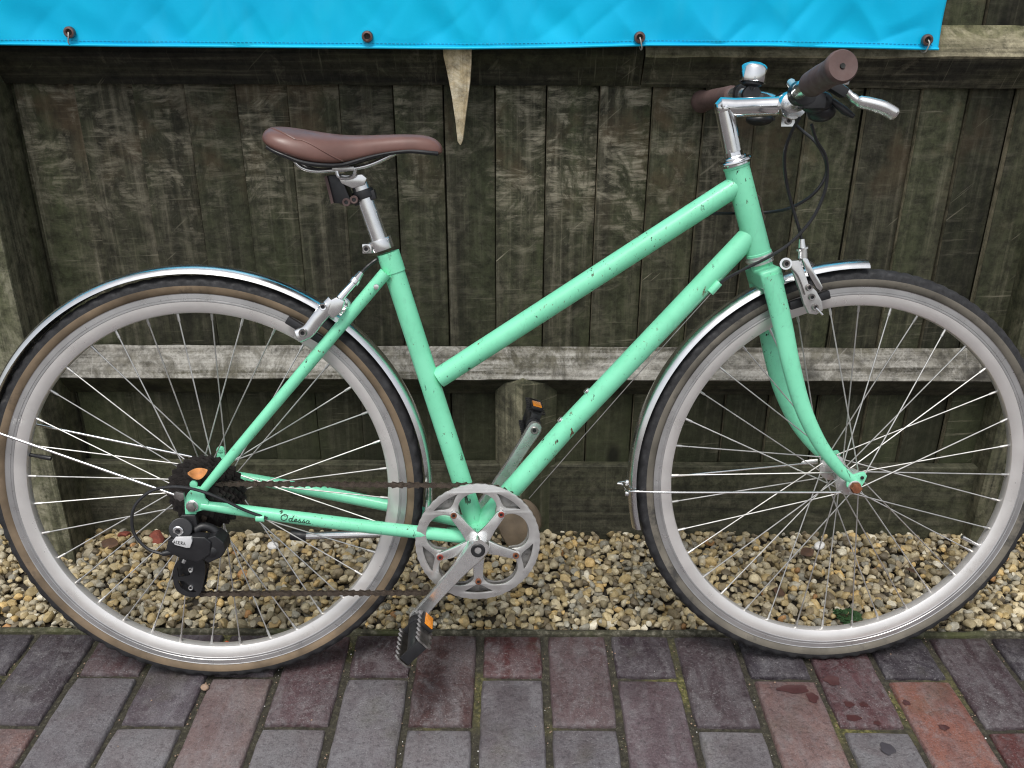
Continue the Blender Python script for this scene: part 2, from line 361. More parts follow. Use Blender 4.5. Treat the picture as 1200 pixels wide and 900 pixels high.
def paver_mesh(L, seed):                              # uneven fired outline, worn arris, crown slightly out of flat
    r = random.Random(seed); bm = bmesh.new(); w = .1035; per = []
    nl, nw = (7 if L > .15 else 4), 4
    c = [(-w/2, -L/2), (w/2, -L/2), (w/2, L/2), (-w/2, L/2)]
    for i in range(4):
        n = nw if i % 2 == 0 else nl
        for k in range(n):
            x, y = (c[i][q]+(c[(i+1) % 4][q]-c[i][q])*k/n for q in (0, 1)); g = .0006
            if k == 0: x -= math.copysign(r.uniform(.0002, .0016), x); y -= math.copysign(r.uniform(.0002, .0016), y)
            per.append((x+r.uniform(-g, g), y+r.uniform(-g, g)))
    n = len(per); rings = []
    for ins, z in ((0, -.025), (0, .0195), (.0016, .0232), (.0045, .0250)):
        rings.append([bm.verts.new((x-math.copysign(min(abs(x), ins), x)+(r.uniform(-.0007, .0007) if z > 0 else 0), y-math.copysign(min(abs(y), ins), y), z+(r.uniform(-.0004, .0004) if z > 0 else 0))) for x, y in per])
    for a, b in zip(rings, rings[1:]):
        for i in range(n): bm.faces.new([a[i], a[(i+1) % n], b[(i+1) % n], b[i]]).smooth = True
    bm.faces.new(rings[-1]).smooth = True
    me = bpy.data.meshes.new('brick'); bm.to_mesh(me); bm.free(); me.materials.append(M_PAVER); me.set_sharp_from_angle(angle=math.radians(60)); return me
HP = .1132
full = [paver_mesh(2*HP-.0105, i) for i in range(6)]; half = [paver_mesh(HP-.0105, 10+i) for i in range(4)]
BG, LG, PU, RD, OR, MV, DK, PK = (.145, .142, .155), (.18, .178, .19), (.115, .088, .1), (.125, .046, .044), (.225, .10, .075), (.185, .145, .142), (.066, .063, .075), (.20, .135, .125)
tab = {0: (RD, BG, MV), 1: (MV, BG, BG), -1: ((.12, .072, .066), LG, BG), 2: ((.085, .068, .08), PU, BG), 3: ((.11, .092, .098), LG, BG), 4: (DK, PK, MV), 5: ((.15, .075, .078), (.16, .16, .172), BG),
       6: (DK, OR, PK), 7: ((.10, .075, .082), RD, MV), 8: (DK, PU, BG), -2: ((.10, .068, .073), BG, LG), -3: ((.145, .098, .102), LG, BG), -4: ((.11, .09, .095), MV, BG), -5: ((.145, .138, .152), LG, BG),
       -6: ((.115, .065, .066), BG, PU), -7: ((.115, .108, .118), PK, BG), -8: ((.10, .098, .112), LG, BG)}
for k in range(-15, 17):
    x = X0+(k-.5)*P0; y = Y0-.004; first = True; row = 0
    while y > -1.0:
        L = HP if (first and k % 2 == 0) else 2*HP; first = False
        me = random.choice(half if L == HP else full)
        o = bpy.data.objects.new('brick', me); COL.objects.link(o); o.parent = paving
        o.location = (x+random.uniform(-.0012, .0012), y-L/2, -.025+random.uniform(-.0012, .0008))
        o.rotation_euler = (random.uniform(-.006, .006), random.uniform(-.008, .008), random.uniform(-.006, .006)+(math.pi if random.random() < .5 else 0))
        cc = tuple(q*f_ for q, f_ in zip(tab[k][row], (.68, .60, .64) if row == 0 else (1.16, 1.12, 1.10))) if k in tab and row < 3 else random.choice((BG, LG, PU, MV, RD, BG, PK))  # first row coloured darker: shade and damp beside the gravel painted in
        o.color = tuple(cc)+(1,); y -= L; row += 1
# drops of water that still lie dark on three pavers
t = NT('damp patch'); t.set(base=t.ramp(t.noise(t.coord(), 60, 4), (.3, (.052, .02, .021)), (.7, (.078, .03, .03))), rough=.3); M_DAMP = t.m
t = NT('damp grey patch'); t.set(base=t.ramp(t.noise(t.coord(), 60, 4), (.3, (.05, .046, .055)), (.7, (.07, .065, .075))), rough=.3); M_DAMP2 = t.m
def damp(px, py, w, h, m, seed):
    c = Gd(px, py); r = random.Random(seed); k = 44; ph = r.uniform(0, 6)
    a = [Vector((c.x+w*(1+.10*math.sin(3*2*math.pi*i/k+ph)+.08*math.sin(5*2*math.pi*i/k+2*ph))*math.cos(2*math.pi*i/k), c.y+h*(1+.08*math.sin(3*2*math.pi*i/k+ph)+.08*math.sin(5*2*math.pi*i/k+2*ph))*math.sin(2*math.pi*i/k), .0014)) for i in range(k)]
    o = MB().add(a+[Vector((c.x, c.y, .0022))], [[i, (i+1) % k, k] for i in range(k)]).build('damp_patch', m, paving); return o
for i, q in enumerate([(930, 808, .026, .010, 0), (952, 818, .009, .012, 0), (975, 798, .013, .012, 0), (995, 846-20, .008, .007, 0), (1000, 842, .012, .007, 0), (1012, 826, .007, .006, 0), (1028, 848, .006, .005, 0), (1040, 878, .011, .012, 1), (1106, 853, .008, .006, 0), (1062, 824, .006, .006, 0)]):
    damp(q[0], q[1], q[2], q[3], (M_DAMP, M_DAMP2)[q[4]], i)
# thin mortar fillet between paving and gravel
mo = MB(); n = 220; a = []
for i in range(n):
    x = -1.75+3.75*i/(n-1); j = .0022*mnoise.noise((x*25, 1, 1)); k = .002*mnoise.noise((x*40, 5, 1))
    k += .0022*mnoise.noise((x*9, 7, 1)); a += [(x, Y0-.004+k, -.012), (x, Y0-.0025+k, -.0025+j), (x, Y0+.002+j+k, .0005+j*1.6), (x, Y0+.0070+k*1.5, -.0005+k), (x, Y0+.010+k, -.03)]
mo.add(a, [[i*5+q, i*5+q+1, i*5+q+6, i*5+q+5] for i in range(n-1) for q in range(4)])
t = NT('mossy mortar'); v = t.coord()
c = t.ramp(t.noise(v, 90, 6, .7), (.3, (.022, .022, .014)), (.5, (.06, .056, .036)), (.72, (.22, .205, .16)))
c = t.mix(t.ramp(t.noise(v, 6, 3), (.5, 0), (.64, .6)), c, (.085, .095, .03))
t.set(base=c, rough=.95, normal=t.bump(t.noise(v, 160, 5, .7), .8, .003))
o = mo.build('mortar_edge', t.m, paving)

# gravel: soil sheet with pebbles, nobody could count them
sb = MB(); nx, ny = 120, 16
xs = np.linspace(-1.75, 2.0, nx); ys = np.linspace(Y0+.008, YF+.03, ny)
sb.add([(x, y, -.016+.006*mnoise.noise((x*9, y*9, 0))) for y in ys for x in xs], [[j*nx+i, j*nx+i+1, (j+1)*nx+i+1, (j+1)*nx+i] for j in range(ny-1) for i in range(nx-1)])
soil = sb.build('soil', plain('dark soil', (.03, .024, .016), .95, 0., .4, 60, .8)); soil.rotation_euler.z = PSI
tag(soil, 'dark soil bed under the gravel strip', None, None, 'structure')
bm = bmesh.new(); bmesh.ops.create_icosphere(bm, subdivisions=2, radius=1.); bv = np.array([q.co[:] for q in bm.verts]); bf = np.array([[q.index for q in f.verts] for f in bm.faces]); bm.free()
shapes = []
for s_ in range(14):
    nrm = rng.normal(size=(9, 3)); nrm /= np.linalg.norm(nrm, axis=1)[:, None]; dd = rng.uniform(.42, .88, 9)
    P = bv.copy()
    for a, d in zip(nrm, dd):                         # knock flats off a sphere: broken, tumbled stone
        h = P@a-d; P -= np.clip(h, 0, None)[:, None]*a*.85
    P *= np.array([1, rng.uniform(.65, .95), rng.uniform(.5, .8)]); shapes.append(P)
cols = np.array([(.42, .35, .22), (.48, .42, .30), (.34, .27, .15), (.30, .26, .18), (.50, .36, .17), (.22, .18, .12), (.55, .52, .45), (.36, .20, .09), (.26, .25, .22), (.40, .36, .28), (.15, .125, .09), (.44, .34, .18)])
wts = np.array([3, 3, 3, 3, .9, 2.4, 1.2, .2, 2, 3, 1.8, 1.6]); wts /= wts.sum()
V, Fc, Cc = [], [], []; off = 0
def pebbles(n, zlo, zhi, rlo, rhi, xa=-1.15, xb=1.35):
    global off
    y0_, y1_ = Y0+.0145, YF+.012
    step = math.sqrt((xb-xa)*(y1_-y0_)/n); cx = int((xb-xa)/step); cy = int((y1_-y0_)/step)+1
    for i in range(cx):
        for j in range(cy):
            x = xa+(i+.5+rng.uniform(-.5, .5))*step; y = y0_+(j+.5+rng.uniform(-.5, .5))*step
            if not y0_ < y < y1_: continue
            r = rlo*(rhi/rlo)**rng.random()
            q = shapes[rng.integers(14)]; a = rng.uniform(0, 6.283); tl = rng.normal(0, .35, 2)
            R = np.array([[math.cos(a), -math.sin(a), 0], [math.sin(a), math.cos(a), 0], [0, 0, 1]])
            R = R@np.array([[1, 0, 0], [0, math.cos(tl[0]), -math.sin(tl[0])], [0, math.sin(tl[0]), math.cos(tl[0])]])@np.array([[math.cos(tl[1]), 0, math.sin(tl[1])], [0, 1, 0], [-math.sin(tl[1]), 0, math.cos(tl[1])]])
            z = rng.uniform(zlo, zhi)+.006*mnoise.noise((x*7, y*7, 2))
            y = max(y, Y0+.0095+r)
            V.append((q*r)@R.T+np.array([x, y, z])); Fc.append(bf+off); off += len(bv)
            c = cols[rng.choice(12, p=wts)]*np.array([1.2, 1.18, 1.09])*rng.uniform(.7, 1.25)*1.0
            Cc.append(np.tile(np.append(c, 1.), (len(bv), 1)))
pebbles(2300, -.018, -.012, .010, .016); pebbles(3300, -.011, .000, .0062, .0165); pebbles(1400, -.002, .004, .0055, .0115)
V = np.concatenate(V); Fc = np.concatenate(Fc); Cc = np.concatenate(Cc)
me = bpy.data.meshes.new('gravel'); me.vertices.add(len(V)); me.vertices.foreach_set('co', V.ravel())
me.loops.add(Fc.size); me.loops.foreach_set('vertex_index', Fc.ravel().astype(np.int32)); me.polygons.add(len(Fc)); me.polygons.foreach_set('loop_start', np.arange(0, Fc.size, 3, dtype=np.int32))
me.update(calc_edges=True); me.validate(); me.polygons.foreach_set('use_smooth', np.ones(len(me.polygons), bool))
ca = me.color_attributes.new('stone_colour', 'FLOAT_COLOR', 'POINT'); ca.data.foreach_set('color', Cc.ravel())
t = NT('pebble'); v = t.coord(); at = t.n.new('ShaderNodeAttribute'); at.attribute_name = 'stone_colour'
c = t.mix(t.ramp(t.noise(v, 150, 5, .65), (.4, 0), (.7, .7)), at.outputs[0], t.mix(1., at.outputs[0], (.55, .5, .42), 'MULTIPLY'))
c = t.mix(t.ramp(t.noise(v, 420, 4, .6), (.6, 0), (.72, .5)), c, (.07, .06, .04))
t.set(base=c, rough=.62, normal=t.bump(t.noise(v, 400, 4, .6), .35, .0015)); me.materials.append(t.m); me.set_sharp_from_angle(angle=math.radians(33))
gv = bpy.data.objects.new('gravel', me); COL.objects.link(gv); gv.rotation_euler.z = PSI
tag(gv, 'tan and cream gravel filling the strip below the fence', 'gravel', None, 'stuff')

# ================================================================== FENCE
fence = empty('fence', (0, 0, 0), (0, 0, PSI))
tag(fence, 'dark weathered closeboard fence with two level rails behind the bicycle', 'fence')
seams = [Fn(x, 150, YF).x for x in (28, 96, 163, 222, 281, 340, 400, 462, 520, 580, 640, 701, 762, 823, 884, 943, 1008, 1072, 1128, 1182)]
while seams[0] > -1.7: seams.insert(0, seams[0]-.089+random.uniform(-.004, .004))
while seams[-1] < 1.95: seams.append(seams[-1]+.089+random.uniform(-.004, .004))
ZT = 1.62
for a, b in zip(seams, seams[1:]):                    # feather-edged boards, thick edge to the left
    m = MB(); nz = 14; vs = []; e1 = random.uniform(-.0025, .0025); gap = random.uniform(.0010, .0030)
    for k in range(nz+1):
        z = -.02+(ZT+.02)*k/nz
        w1 = .0012*mnoise.noise((a*30, z*6, 0)); w2 = .0012*mnoise.noise((b*30, z*6, 9))
        x1, x2 = a+gap+w1, b-.0006+w2
        vs += [(x1, YF-.0085+e1+w2, z), (x2, YF+.0035+e1, z), (x2, YF+.010+e1, z), (x1, YF+.010+e1, z)]
    fs = [[k*4+q, k*4+(q+1) % 4, k*4+4+(q+1) % 4, k*4+4+q] for k in range(nz) for q in range(4)]+[[3, 2, 1, 0], [nz*4, nz*4+1, nz*4+2, nz*4+3]]
    ms = [(0, 0, 0, 1)[q] for k in range(nz) for q in range(4)]+[0, 0]
    m.add(vs, fs, ms).build('board', [M_BOARD, M_LITEDGE], fence, bevel=.0012, seg=1)
bk = MB().box(((seams[0]+seams[-1])/2, YF+.035, .8), (seams[-1]-seams[0], .02, ZT)).build('backing_board', M_GRAVB, fence)
def rail(name, x0, x1, zu, za, zl, ya, mats, seed, down=False):   # three-cornered (arris) rail
    m = MB(); n = max(6, int((x1-x0)/.025)); vs = []
    for i in range(n+1):
        x = x0+(x1-x0)*i/n; j = lambda q, s=.0016: s*mnoise.noise((x*14, q+seed, 0))+.0009*mnoise.noise((x*60, q+seed, 4))
        vs += [(x, YF-.0145, zu+j(1)), (x, ya+.003+j(2), za+.003+j(3)), (x, ya+j(2), za-.001+j(3)), (x, ya+.003+j(2), za-.004+j(4)), (x, YF-.0145, zl+j(5)), (x, YF+.0045, (zu+zl)/2)]
    fs = [[i*6+q, i*6+(q+1) % 6, i*6+6+(q+1) % 6, i*6+6+q] for i in range(n) for q in range(6)]+[[5, 4, 3, 2, 1, 0], [n*6+q for q in range(6)]]
    ms = [(0, 0, 0, 1, 1, 1)[q] for i in range(n) for q in range(6)]+[0, 0]  # upper face weathered pale; darker timber below paints in its shade
    return m.add(vs, fs, ms).build(name, mats, fence, sharp=30)
yp = Gd(88, 657, -.005); YP = yp.y                     # front corner of the left post
XPR = yp.x
zTu, zTa, zTl = Fn(1150, 30, YF).z, Fn(1150, 65, YF-.05).z, Fn(640, 99.5, YF).z
zMu, zMa, zMl = Fn(600, 403, YF).z, Fn(600, 444, YF-.05).z, Fn(640, 458, YF).z
xj = Fn(754, 80, YF-.04).x
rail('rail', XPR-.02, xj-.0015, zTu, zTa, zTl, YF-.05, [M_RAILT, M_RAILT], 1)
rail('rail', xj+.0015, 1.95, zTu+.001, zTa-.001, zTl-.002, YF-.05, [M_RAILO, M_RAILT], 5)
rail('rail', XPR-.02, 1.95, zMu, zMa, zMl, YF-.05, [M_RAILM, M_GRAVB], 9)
def gravel_board(x0, x1, y, z0, z1, seed):
    m = MB(); n = max(4, int((x1-x0)/.04)); vs = []
    for i in range(n+1):
        x = x0+(x1-x0)*i/n; j = lambda q: .0018*mnoise.noise((x*11, q+seed, 0))
        vs += [(x, y+j(1)*.6, z0), (x, y+j(2)*.6, z1+j(3)), (x, y+.022, z1+j(3)), (x, y+.022, z0)]
    m.add(vs, [[i*4+q, i*4+(q+1) % 4, i*4+4+(q+1) % 4, i*4+4+q] for i in range(n) for q in range(4)]+[[3, 2, 1, 0], [n*4+q for q in range(4)]]).build('gravel_board', M_GRAVB, fence, bevel=.002, seg=1)
zg = Fn(480, 544, YF-.03).z
xs0 = Fn(612, 520, YF-.075).x
gravel_board(XPR-.02, xs0-.012, YF-.031, -.04, zg, 2)
gravel_board(xs0+.028, 1.95, YF-.029, -.04, zg-.003, 7)
# square posts
def post(c0, c1, y0, y1, ztop, mat, seed, mats2=None):
    m = MB(); nz = 18; vs = []
    for k in range(nz+1):
        z = -.06+(ztop+.06)*k/nz; j = lambda q: .0018*mnoise.noise((q, z*5, seed))
        vs += [(c0+j(1), y0+j(2), z), (c1+j(3), y0+j(4), z), (c1+j(3), y1, z), (c0+j(1), y1, z)]
    fs = [[k*4+q, k*4+(q+1) % 4, k*4+4+(q+1) % 4, k*4+4+q] for k in range(nz) for q in range(4)]+[[3, 2, 1, 0], [nz*4+q for q in range(4)]]
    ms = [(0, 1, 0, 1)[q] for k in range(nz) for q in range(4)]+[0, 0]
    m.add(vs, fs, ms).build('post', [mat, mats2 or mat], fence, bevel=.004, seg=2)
post(XPR-.105, XPR, YP, YF+.025, ZT+.03, M_POST, 3, M_POSTD)  # paler front and duller sides paint the post as lit and shaded
rb = Fn(1135, 635, YF-.06)
post(rb.x, rb.x+.034, YF-.062, YF+.02, ZT-.05, M_POSTD, 8)
# stub post turned corner-on under the middle rail
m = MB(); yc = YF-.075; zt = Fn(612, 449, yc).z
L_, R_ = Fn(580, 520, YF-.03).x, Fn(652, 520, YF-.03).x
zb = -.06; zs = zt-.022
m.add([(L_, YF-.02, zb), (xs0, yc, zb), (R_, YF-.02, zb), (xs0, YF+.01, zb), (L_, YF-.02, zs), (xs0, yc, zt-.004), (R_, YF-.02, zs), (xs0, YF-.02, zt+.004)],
      [[0, 1, 5, 4], [1, 2, 6, 5], [2, 3, 7, 6], [3, 0, 4, 7], [4, 5, 7], [5, 6, 7], [0, 3, 2, 1]], [0, 1, 1, 1, 0, 1, 1]).build('stub_post', [M_POSTD, M_BOARD], fence, bevel=.0015, seg=1)  # lighter left timber and darker right one paint lit and shaded sides

# ================================================================== BANNER
YB = YF-.078
ban = empty('banner', (0, 0, 0), (0, 0, PSI))
tag(ban, 'bright cyan vinyl banner hanging over the top rail of the fence', 'banner')
kx = [Fn(x, y, YB) for x, y in ((0, 52), (150, 54), (300, 55), (540, 57), (660, 55.5), (760, 53), (900, 53.5), (1010, 56), (1098.5, 58))]
xr_ = kx[-1].x; xl_ = -1.7; nx, nz = 640, 90; m = MB(); vs = []
def bz(x):
    return float(np.interp(x, [k.x for k in kx], [k.z for k in kx]))
def sheet_y(x, z):                                    # hang of the vinyl: slow waves, folds gathered at the lower edge
    h = z-bz(x); ed = math.exp(-h/.05); am = .25+.55*min(1, max(0, (x-.05)/.35))
    y = YB-.004+.008*mnoise.noise((x*2.6, z*2.5, 0))*(1-.6*ed)+.0035*mnoise.noise((x*9+z*5, z*6, 5))+.012*max(0, mnoise.noise((x*15+z*6, z*3.5, 9)))*math.exp(-((h-.035)/.04)**2)
    y += -.0045*am*max(0, 1-3.4*abs(mnoise.noise((x*7.5+z*5, z*4+3, 2))))**1.4*math.exp(-(h/.11)**2)+.0035*am*max(0, 1-3.2*abs(mnoise.noise((x*12-z*9, z*7, 6))))**1.3*math.exp(-((h-.03)/.05)**2)
    return y
for j in range(nz+1):
    for i in range(nx+1):
        x = xl_+(xr_-xl_)*i/nx; z0 = bz(x); z = z0+(1.44-z0)*(j/nz)**1.5
        vs.append((x, sheet_y(x, z), z))
m.add(vs, [[j*(nx+1)+i, j*(nx+1)+i+1, (j+1)*(nx+1)+i+1, (j+1)*(nx+1)+i] for j in range(nz) for i in range(nx)])
t = NT('cyan vinyl'); v = t.coord()
c = t.ramp(t.noise(v, 5, 3, .5, .4), (.3, (.0, .485, .82)), (.5, (.0, .53, .86)), (.72, (.0, .60, .90)))
c = t.mix(t.ramp(t.noise(t.scaled(v, (20, 20, 6)), 1, 3), (.55, 0), (.8, .2)), c, (.06, .58, .86))
wv = t.noise(t.scaled(v, (900, 900, 60)), 1, 1); wv2 = t.noise(t.scaled(v, (60, 60, 900)), 1, 1)
t.set(base=c, rough=.42, spec=.3, normal=t.bump(t.math('ADD', wv, wv2), .08, .0006))
o = m.build('sheet', t.m, ban, sharp=80)
sm = o.modifiers.new('thickness', 'SOLIDIFY'); sm.thickness = .0012; sm.offset = 1
hem = MB(); hp = []                                    # turned-over hem along the bottom
hem.tube([(xl_+(xr_-xl_)*i/160, YB-.004, bz(xl_+(xr_-xl_)*i/160)+.001) for i in range(161)], .0022, 8).build('hem', t.m, ban)
sm_ = MB(); x = xl_+.004
while x < xr_-.008:                                   # row of stitches holding the hem
    for dz in (.0075,):
        z = bz(x)+dz; sm_.tube([(x, sheet_y(x, z)-.0006, z), (x+.0042, sheet_y(x+.0042, z)-.0006, z)], .0005, 4)
    x += .0068
sm_.build('stitching', plain('blue thread', (.0, .33, .56), .7, 0., .1, 50, 0), ban)['kind'] = 'stuff'
for (ex, ey) in ((80, 38), (430, 43), (750, 44), (1088, 47)):
    p = Fn(ex, ey, YB-.012); m = MB()
    m.lathe([(.0045, .004), (.0045, -.002), (.006, -.0038), (.0085, -.0032), (.0095, -.0005), (.0095, .003)], p+Vector((0, .004, 0)), (0, 1, 0), 24)
    e = m.build('eyelet', M_EYE, ban)
    MB().lathe([(.0, .001), (.0046, .001)], p+Vector((0, .003, 0)), (0, 1, 0), 16).build('eyelet_hole', M_INK, e)
for (ex, ey, dx) in ((750, 44, 2), (1088, 47, -3), (80, 38, 1)):
    p = Fn(ex, ey, YB-.010); q = Fn(ex+dx, ey+14, YB-.008)
    s_ = MB().tube(smooth_path([p, p+Vector((.001, -.004, -.005)), q+Vector((0, -.001, .002)), q+Vector((.0, .012, -.001)), q+Vector((0, .03, .004))], 5), .0011, 6).build('string', M_STRING, ban)

# pointed stake hung in front of the top rail
YS = YF-.067
pts = [(518.5, 50), (519.5, 66), (523.5, 84), (529, 112), (534, 146), (536, 166), (539.5, 171), (542.5, 165), (546.5, 132), (551, 96), (552.5, 74), (552.5, 50)]
m = MB(); poly = [Fn(x, y, YS) for x, y in pts]
top = [Vector((poly[-1].x, YS, 1.1)), Vector((poly[0].x, YS, 1.1))]
m.slab(poly+top, (0, .016, 0))
st = m.build('wooden_stake', M_STAKE, None, bevel=.0025, seg=2); st.rotation_euler.z = PSI
tag(st, 'pale split wooden stake pointing down from under the cyan banner', 'stake')

# ================================================================== BICYCLE
bike = empty('bicycle', (0, 0, 0), (-LEAN, 0, 0))
tag(bike, 'chipped mint green step-through bicycle with brown saddle leaning on the fence', 'bicycle')
RW = .342; HR = Vector((XR, 0, RW)); HF = Vector((XF, 0, RW))
BB = Vector((B(560, 635, -.045).x, 0, B(560, 635, -.045).z))
# ---- frame
st0 = B(455, 297); st_dir = (BB-st0).normalized()
m = MB(); m.tube([st0, BB], .0162, 24); m.tube([st0-st_dir*.001, st0+st_dir*.03], .0176, 24)
m.tube([BB+YV*.036, BB-YV*.036], .0205, 28)
frame = m.build('frame', M_MINT, bike)
h0, h1 = B(862.5, 193), B(889.5, 299); hd = (h1-h0).normalized()
MB().tube([h0, h0+hd*.004, h0+hd*.005, h1-hd*.005, h1-hd*.004, h1], [.0200, .0200, .0190, .0190, .0200, .0200], 28).build('head_tube', M_MINT, frame)
tt0, tt1 = B(514, 443), B(872, 211.5)
MB().tube([tt0, tt1], .0163, 24).build('top_tube', M_MINT, frame)
dt1 = B(884, 270); dtm = B(665, 500)
MB().tube([BB+Vector((0, 0, .004)), lerp(BB, dtm, .5)+Vector((0, 0, .002)), dtm, dt1], .0167, 24).build('down_tube', M_MINT, frame)
DOR = {-1: Vector((B(226, 592, -.066).x, -.064, B(226, 592, -.066).z)), 1: Vector((HR.x-.004, .064, HR.z))}
for s_ in (-1, 1):
    d = DOR[s_]
    top = B(453, 318, 0); top.y = s_*.0165
    bot = B(238, 574, -.064) if s_ < 0 else None
    off_ = bot-d if bot else off_
    b2 = Vector((d.x+off_.x, s_*.062, d.z+off_.z))
    MB().tube([b2, lerp(b2, top, .12), lerp(b2, top, .6), top], [.0062, .0078, .0092, .0095], 16).build('seat_stay', M_MINT, frame)
    c0 = Vector((d.x+.012, s_*.062, d.z-.002)); c1 = BB+Vector((-.010, s_*.030, 0))
    mid = lerp(c0, c1, .55); mid.y = s_*.049
    c3 = lerp(c0, c1, .85); c3.y = s_*.036
    MB().tube(smooth_path([c0, lerp(c0, mid, .3), mid, c3, c1], 5), [.0070+.0035*min(1, i/8) for i in range(21)], 16, ref=(0, 1, 0)).build('chain_stay', M_MINT, frame)
    m = MB(); y = d.y-.003                              # drop-out plate
    P = lambda dx, dz: Vector((d.x+dx, y, d.z+dz))
    poly = [P(-.012, .010), P(-.006, .020), P(.004, .030), P(.012, .030), P(.018, .022), P(.020, .010), P(.024, .006), P(.026, -.006), P(.012, -.009), P(.004, -.012), P(.002, -.030), P(-.010, -.030), P(-.013, -.012)]
    m.slab(poly, (0, .005, 0))
    if s_ < 0: m.tube([P(.004, .034)+YV*0, P(.004, .034)+YV*.005], .006, 12)
    else: m.tube([P(.006, .040), P(.006, .040)+YV*.005], .007, 12); m.slab([P(-.002, .028), P(.013, .028), P(.011, .042), P(.002, .042)], (0, .005, 0))
    m.build('dropout', M_MINT, frame, bevel=.0012)
# axle nuts and small frame fittings
def bolt(p, r, h, mat, parent, name='bolt', ax=(0, -1, 0), hexa=True):
    m = MB(); p = Vector(p); a = Vector(ax)
    m.lathe([(.0, h), (r*.5, h), (r*.9, h*.92), (r, h*.75), (r, 0)], p, a, 6 if hexa else 20)
    o = m.build(name, mat, parent, sharp=25)
    return o
def socket(p, r, h, mat, parent, name='bolt', ax=(0, -1, 0)):
    m = MB(); p = Vector(p)
    m.lathe([(0, h*.35), (r*.45, h*.35), (r*.5, h*.9), (r*.85, h), (r, h*.7), (r, 0)], p, ax, 18, mats=[1, 1, 0, 0, 0])
    return m.build(name, [mat, M_BLACK], parent)
d = DOR[-1]; bolt(d-YV*.003, .0095, .004, M_ALUB, frame, 'washer', hexa=False); bolt(d-YV*.006, .0078, .008, M_STEELD, frame, 'axle_nut')
for (x, y) in ((688, 458), (657, 492)):
    p = B(x+3, y+4); a = ((h1-BB).cross(YV)).normalized(); a = a if a.z > 0 else -a
    bolt(dtm+(p-dtm).project((dt1-BB).normalized())+a*.0155, .0055, .004, M_ALUB, frame, 'bottle_bolt', a, False)
MB().tube([B(832, 343, -.014), B(843, 331, -.014)], .0062, 12).build('cable_stop', M_MINT, frame, bevel=.001)
MB().tube([B(300, 607, -.068), B(310, 607.5, -.068)], .0058, 12).build('cable_stop', M_MINT, frame, bevel=.001)
bolt(B(441, 336, -.031), .0042, .003, M_ALUB, frame, 'mudguard_eyelet_bolt', hexa=False)
# lettering on the drive-side chain stay: written strokes laid on the tube
c0 = Vector((d.x+.012, -.062, d.z-.002)); c1 = BB+Vector((-.010, -.030, 0))
glyph = {'O': ([[(.35, .98), (.1, .75), (.02, .4), (.2, .08), (.5, .05), (.78, .35), (.82, .7), (.6, .98), (.35, .98), (.3, .85), (.5, .75), (.9, .9)]], 1.0),
         'd': ([[(.5, .45), (.25, .5), (.08, .25), (.2, .03), (.42, .1), (.55, .5)], [(.68, 1.02), (.5, .3), (.52, .04), (.72, .1)]], .72),
         'e': ([[(.0, .1), (.3, .25), (.42, .42), (.25, .5), (.1, .25), (.2, .03), (.5, .12)]], .5),
         's': ([[(.0, .08), (.22, .34), (.34, .62), (.30, .48), (.42, .22), (.32, .04), (.12, .08)], [(.32, .04), (.55, .12)]], .56),
         'a': ([[(.45, .45), (.22, .5), (.06, .25), (.15, .03), (.36, .12), (.48, .5), (.46, .1), (.52, .03), (.7, .15)]], .68)}
tl0, tl1 = B(330, 606, -.057), B(365, 607, -.055); ux = (c1-c0); ux.y = 0; ux.normalize(); tw = (tl1-tl0).length
sc_ = tw/sum(glyph[c][1] for c in 'Odessa'); m = MB(); cx = 0
def on_stay(u, w):                                     # point on the stay's outer surface
    x = tl0.x+ux.x*u; f = (x-c0.x)/(c1.x-c0.x); mid = lerp(c0, c1, .55); yy = lerp(-.062, -.049, min(1, f/.55)) if f < .55 else lerp(-.049, -.036, (f-.55)/.3)
    zc = lerp(c0, c1, f).z; r = .0107; a = w/r+.12
    return Vector((x, yy-math.cos(a)*r, zc+math.sin(a)*r))
for c in 'Odessa':
    for stroke in glyph[c][0]:
        pts = smooth_path([Vector((cx+(p[0]+.18*p[1])*sc_, (p[1]*.8-.34)*sc_*1.15, 0)) for p in stroke], 5)
        m.tube([on_stay(p.x, p.y) for p in pts], .00062, 5)
    cx += glyph[c][1]*sc_
m.build('lettering', M_INK, frame)

